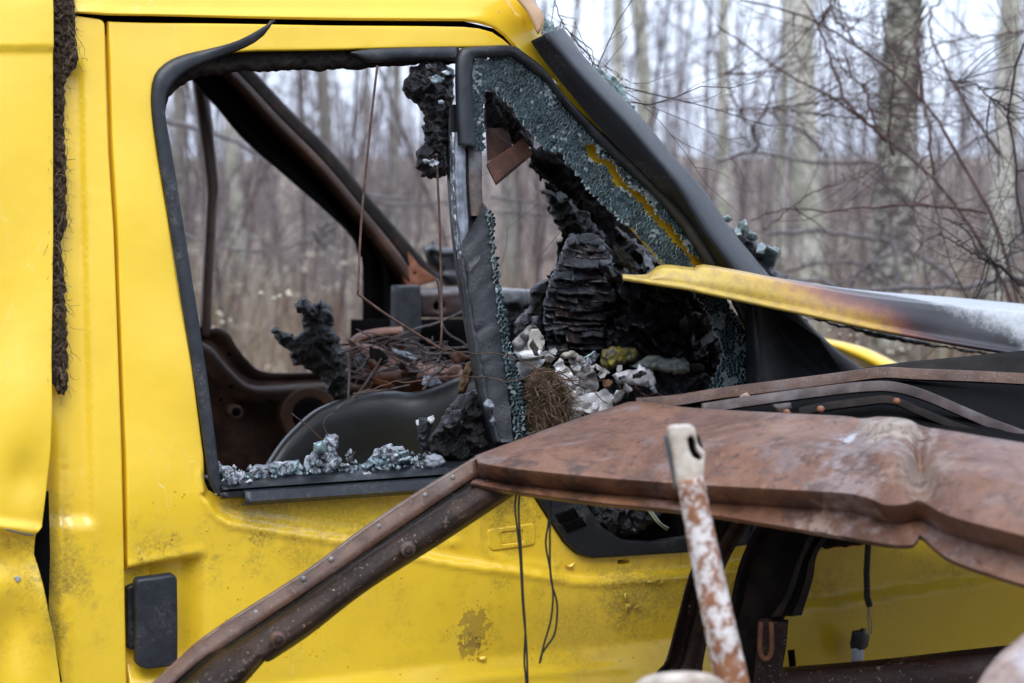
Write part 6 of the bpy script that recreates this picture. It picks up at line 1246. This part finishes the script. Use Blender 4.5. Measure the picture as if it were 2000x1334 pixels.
shrub('dark_stemmed_shrub', 'dark thin-stemmed bare shrub at the right edge', gpos(1985, 4.6), [
    (k7([(1779, 250), (1740, 420), (1700, 600), (1690, 680), (1720, 850), (1740, 1000), (1730, 1150), (1779, 1320)]) + [(2010, 560), (2012, 1300)], 4.6, 4.55, 5, 8), (k7([(1330, 465), (1490, 490), (1600, 580), (1700, 650)]), 4.6, 4.6, 2.5, 4), (k7([(960, 60), (980, 250), (1030, 380), (1020, 500), (1000, 700), (990, 800), (1030, 900)]), 5.5, 5.4, 3, 5),
    (k7([(1220, 0), (1160, 130), (1150, 220), (1110, 330), (1085, 450)]), 5.5, 5.4, 3.5, 3), (k8([(1310, 375), (1450, 450), (1520, 560), (1650, 660), (1779, 770)]), 4.6, 4.55, 3.5, 7), (k8([(1290, 460), (1420, 540), (1560, 620), (1650, 660)]), 4.65, 4.6, 3.5, 5), (k8([(1779, 440), (1700, 520), (1680, 660), (1550, 780), (1430, 870)]), 4.8, 4.7, 4, 2.5), (k5([(235, -20), (290, 120), (350, 210), (450, 340), (580, 480), (650, 600)]), 4.0, 3.95, 2.2, 3)], M_twigd, 2)
shrub('grey_lichened_shrub', 'grey pale-barked bare branches tangled low behind the bonnet', gpos(1900, 6.3), [
    (k7([(1779, 680), (1700, 700), (1510, 800), (1380, 890), (1270, 1000), (1220, 1040), (1150, 1140), (1150, 1250), (1170, 1330)]) + k8([(1200, 480), (1180, 580), (1210, 700), (1270, 850)]), 5.3, 5.1, 6, 4), (k7([(0, 940), (210, 880), (400, 910), (560, 940), (900, 945), (980, 1030), (1010, 1200), (1010, 1330)]) + [(1745, 480), (1760, 600)], 6.6, 6.4, 6, 11), (k7([(210, 880), (240, 840), (210, 750), (290, 620), (350, 420), (400, 370)]), 6.4, 6.2, 7, 4), (k7([(50, 330), (90, 560), (200, 740)]), 6.5, 6.4, 4, 6),
    (k8([(430, 730), (620, 740), (750, 790), (1100, 780), (1300, 770), (1450, 770), (1600, 740), (1779, 720), (1900, 715)]), 5.9, 5.8, 7, 14), (k8([(290, 465), (600, 450), (870, 490), (1020, 510), (1250, 640), (1400, 760)]), 6.9, 6.6, 8, 13), (k8([(780, 760), (850, 670), (1000, 580), (1100, 550)]), 6.8, 6.6, 6, 8), (k8([(400, 690), (520, 650), (680, 625), (860, 650), (1000, 720)]), 6.9, 6.7, 5, 9), (k8([(1430, 880), (1560, 810), (1720, 760), (1900, 740)]), 6.0, 5.9, 5, 9), (k8([(620, 780), (760, 740), (900, 700)]), 6.5, 6.3, 5, 4), (k7([(300, 640), (420, 720), (520, 780), (640, 900)]), 7.2, 7.0, 7, 9)], M_twigg, 3)
# thin branches beyond the far window
shrub('leaning_sapling', 'thin pale branch leaning across the view through the cab window', gpos(300, 7.2), [
    ([(300, 230), (400, 255), (470, 280), (540, 315), (620, 350), (720, 380), (800, 388)], 7.4, 7.0, 12, 6), ([(350, 452), (420, 478), (520, 490), (620, 465), (660, 440)], 6.6, 6.5, 5, 4), ([(612, 448), (622, 470), (640, 482)], 6.5, 6.5, 6, 5), ([(660, 430), (620, 445)], 6.5, 6.5, 5, 5), ([(700, 385), (790, 400), (900, 392)], 8.0, 7.8, 8, 6), ([(960, 385), (1080, 398), (1120, 380)], 7.0, 7.0, 6, 4), ([(950, 412), (1060, 418), (1110, 410)], 7.0, 7.0, 5, 4)], M_twigg, 4, 'sapling')
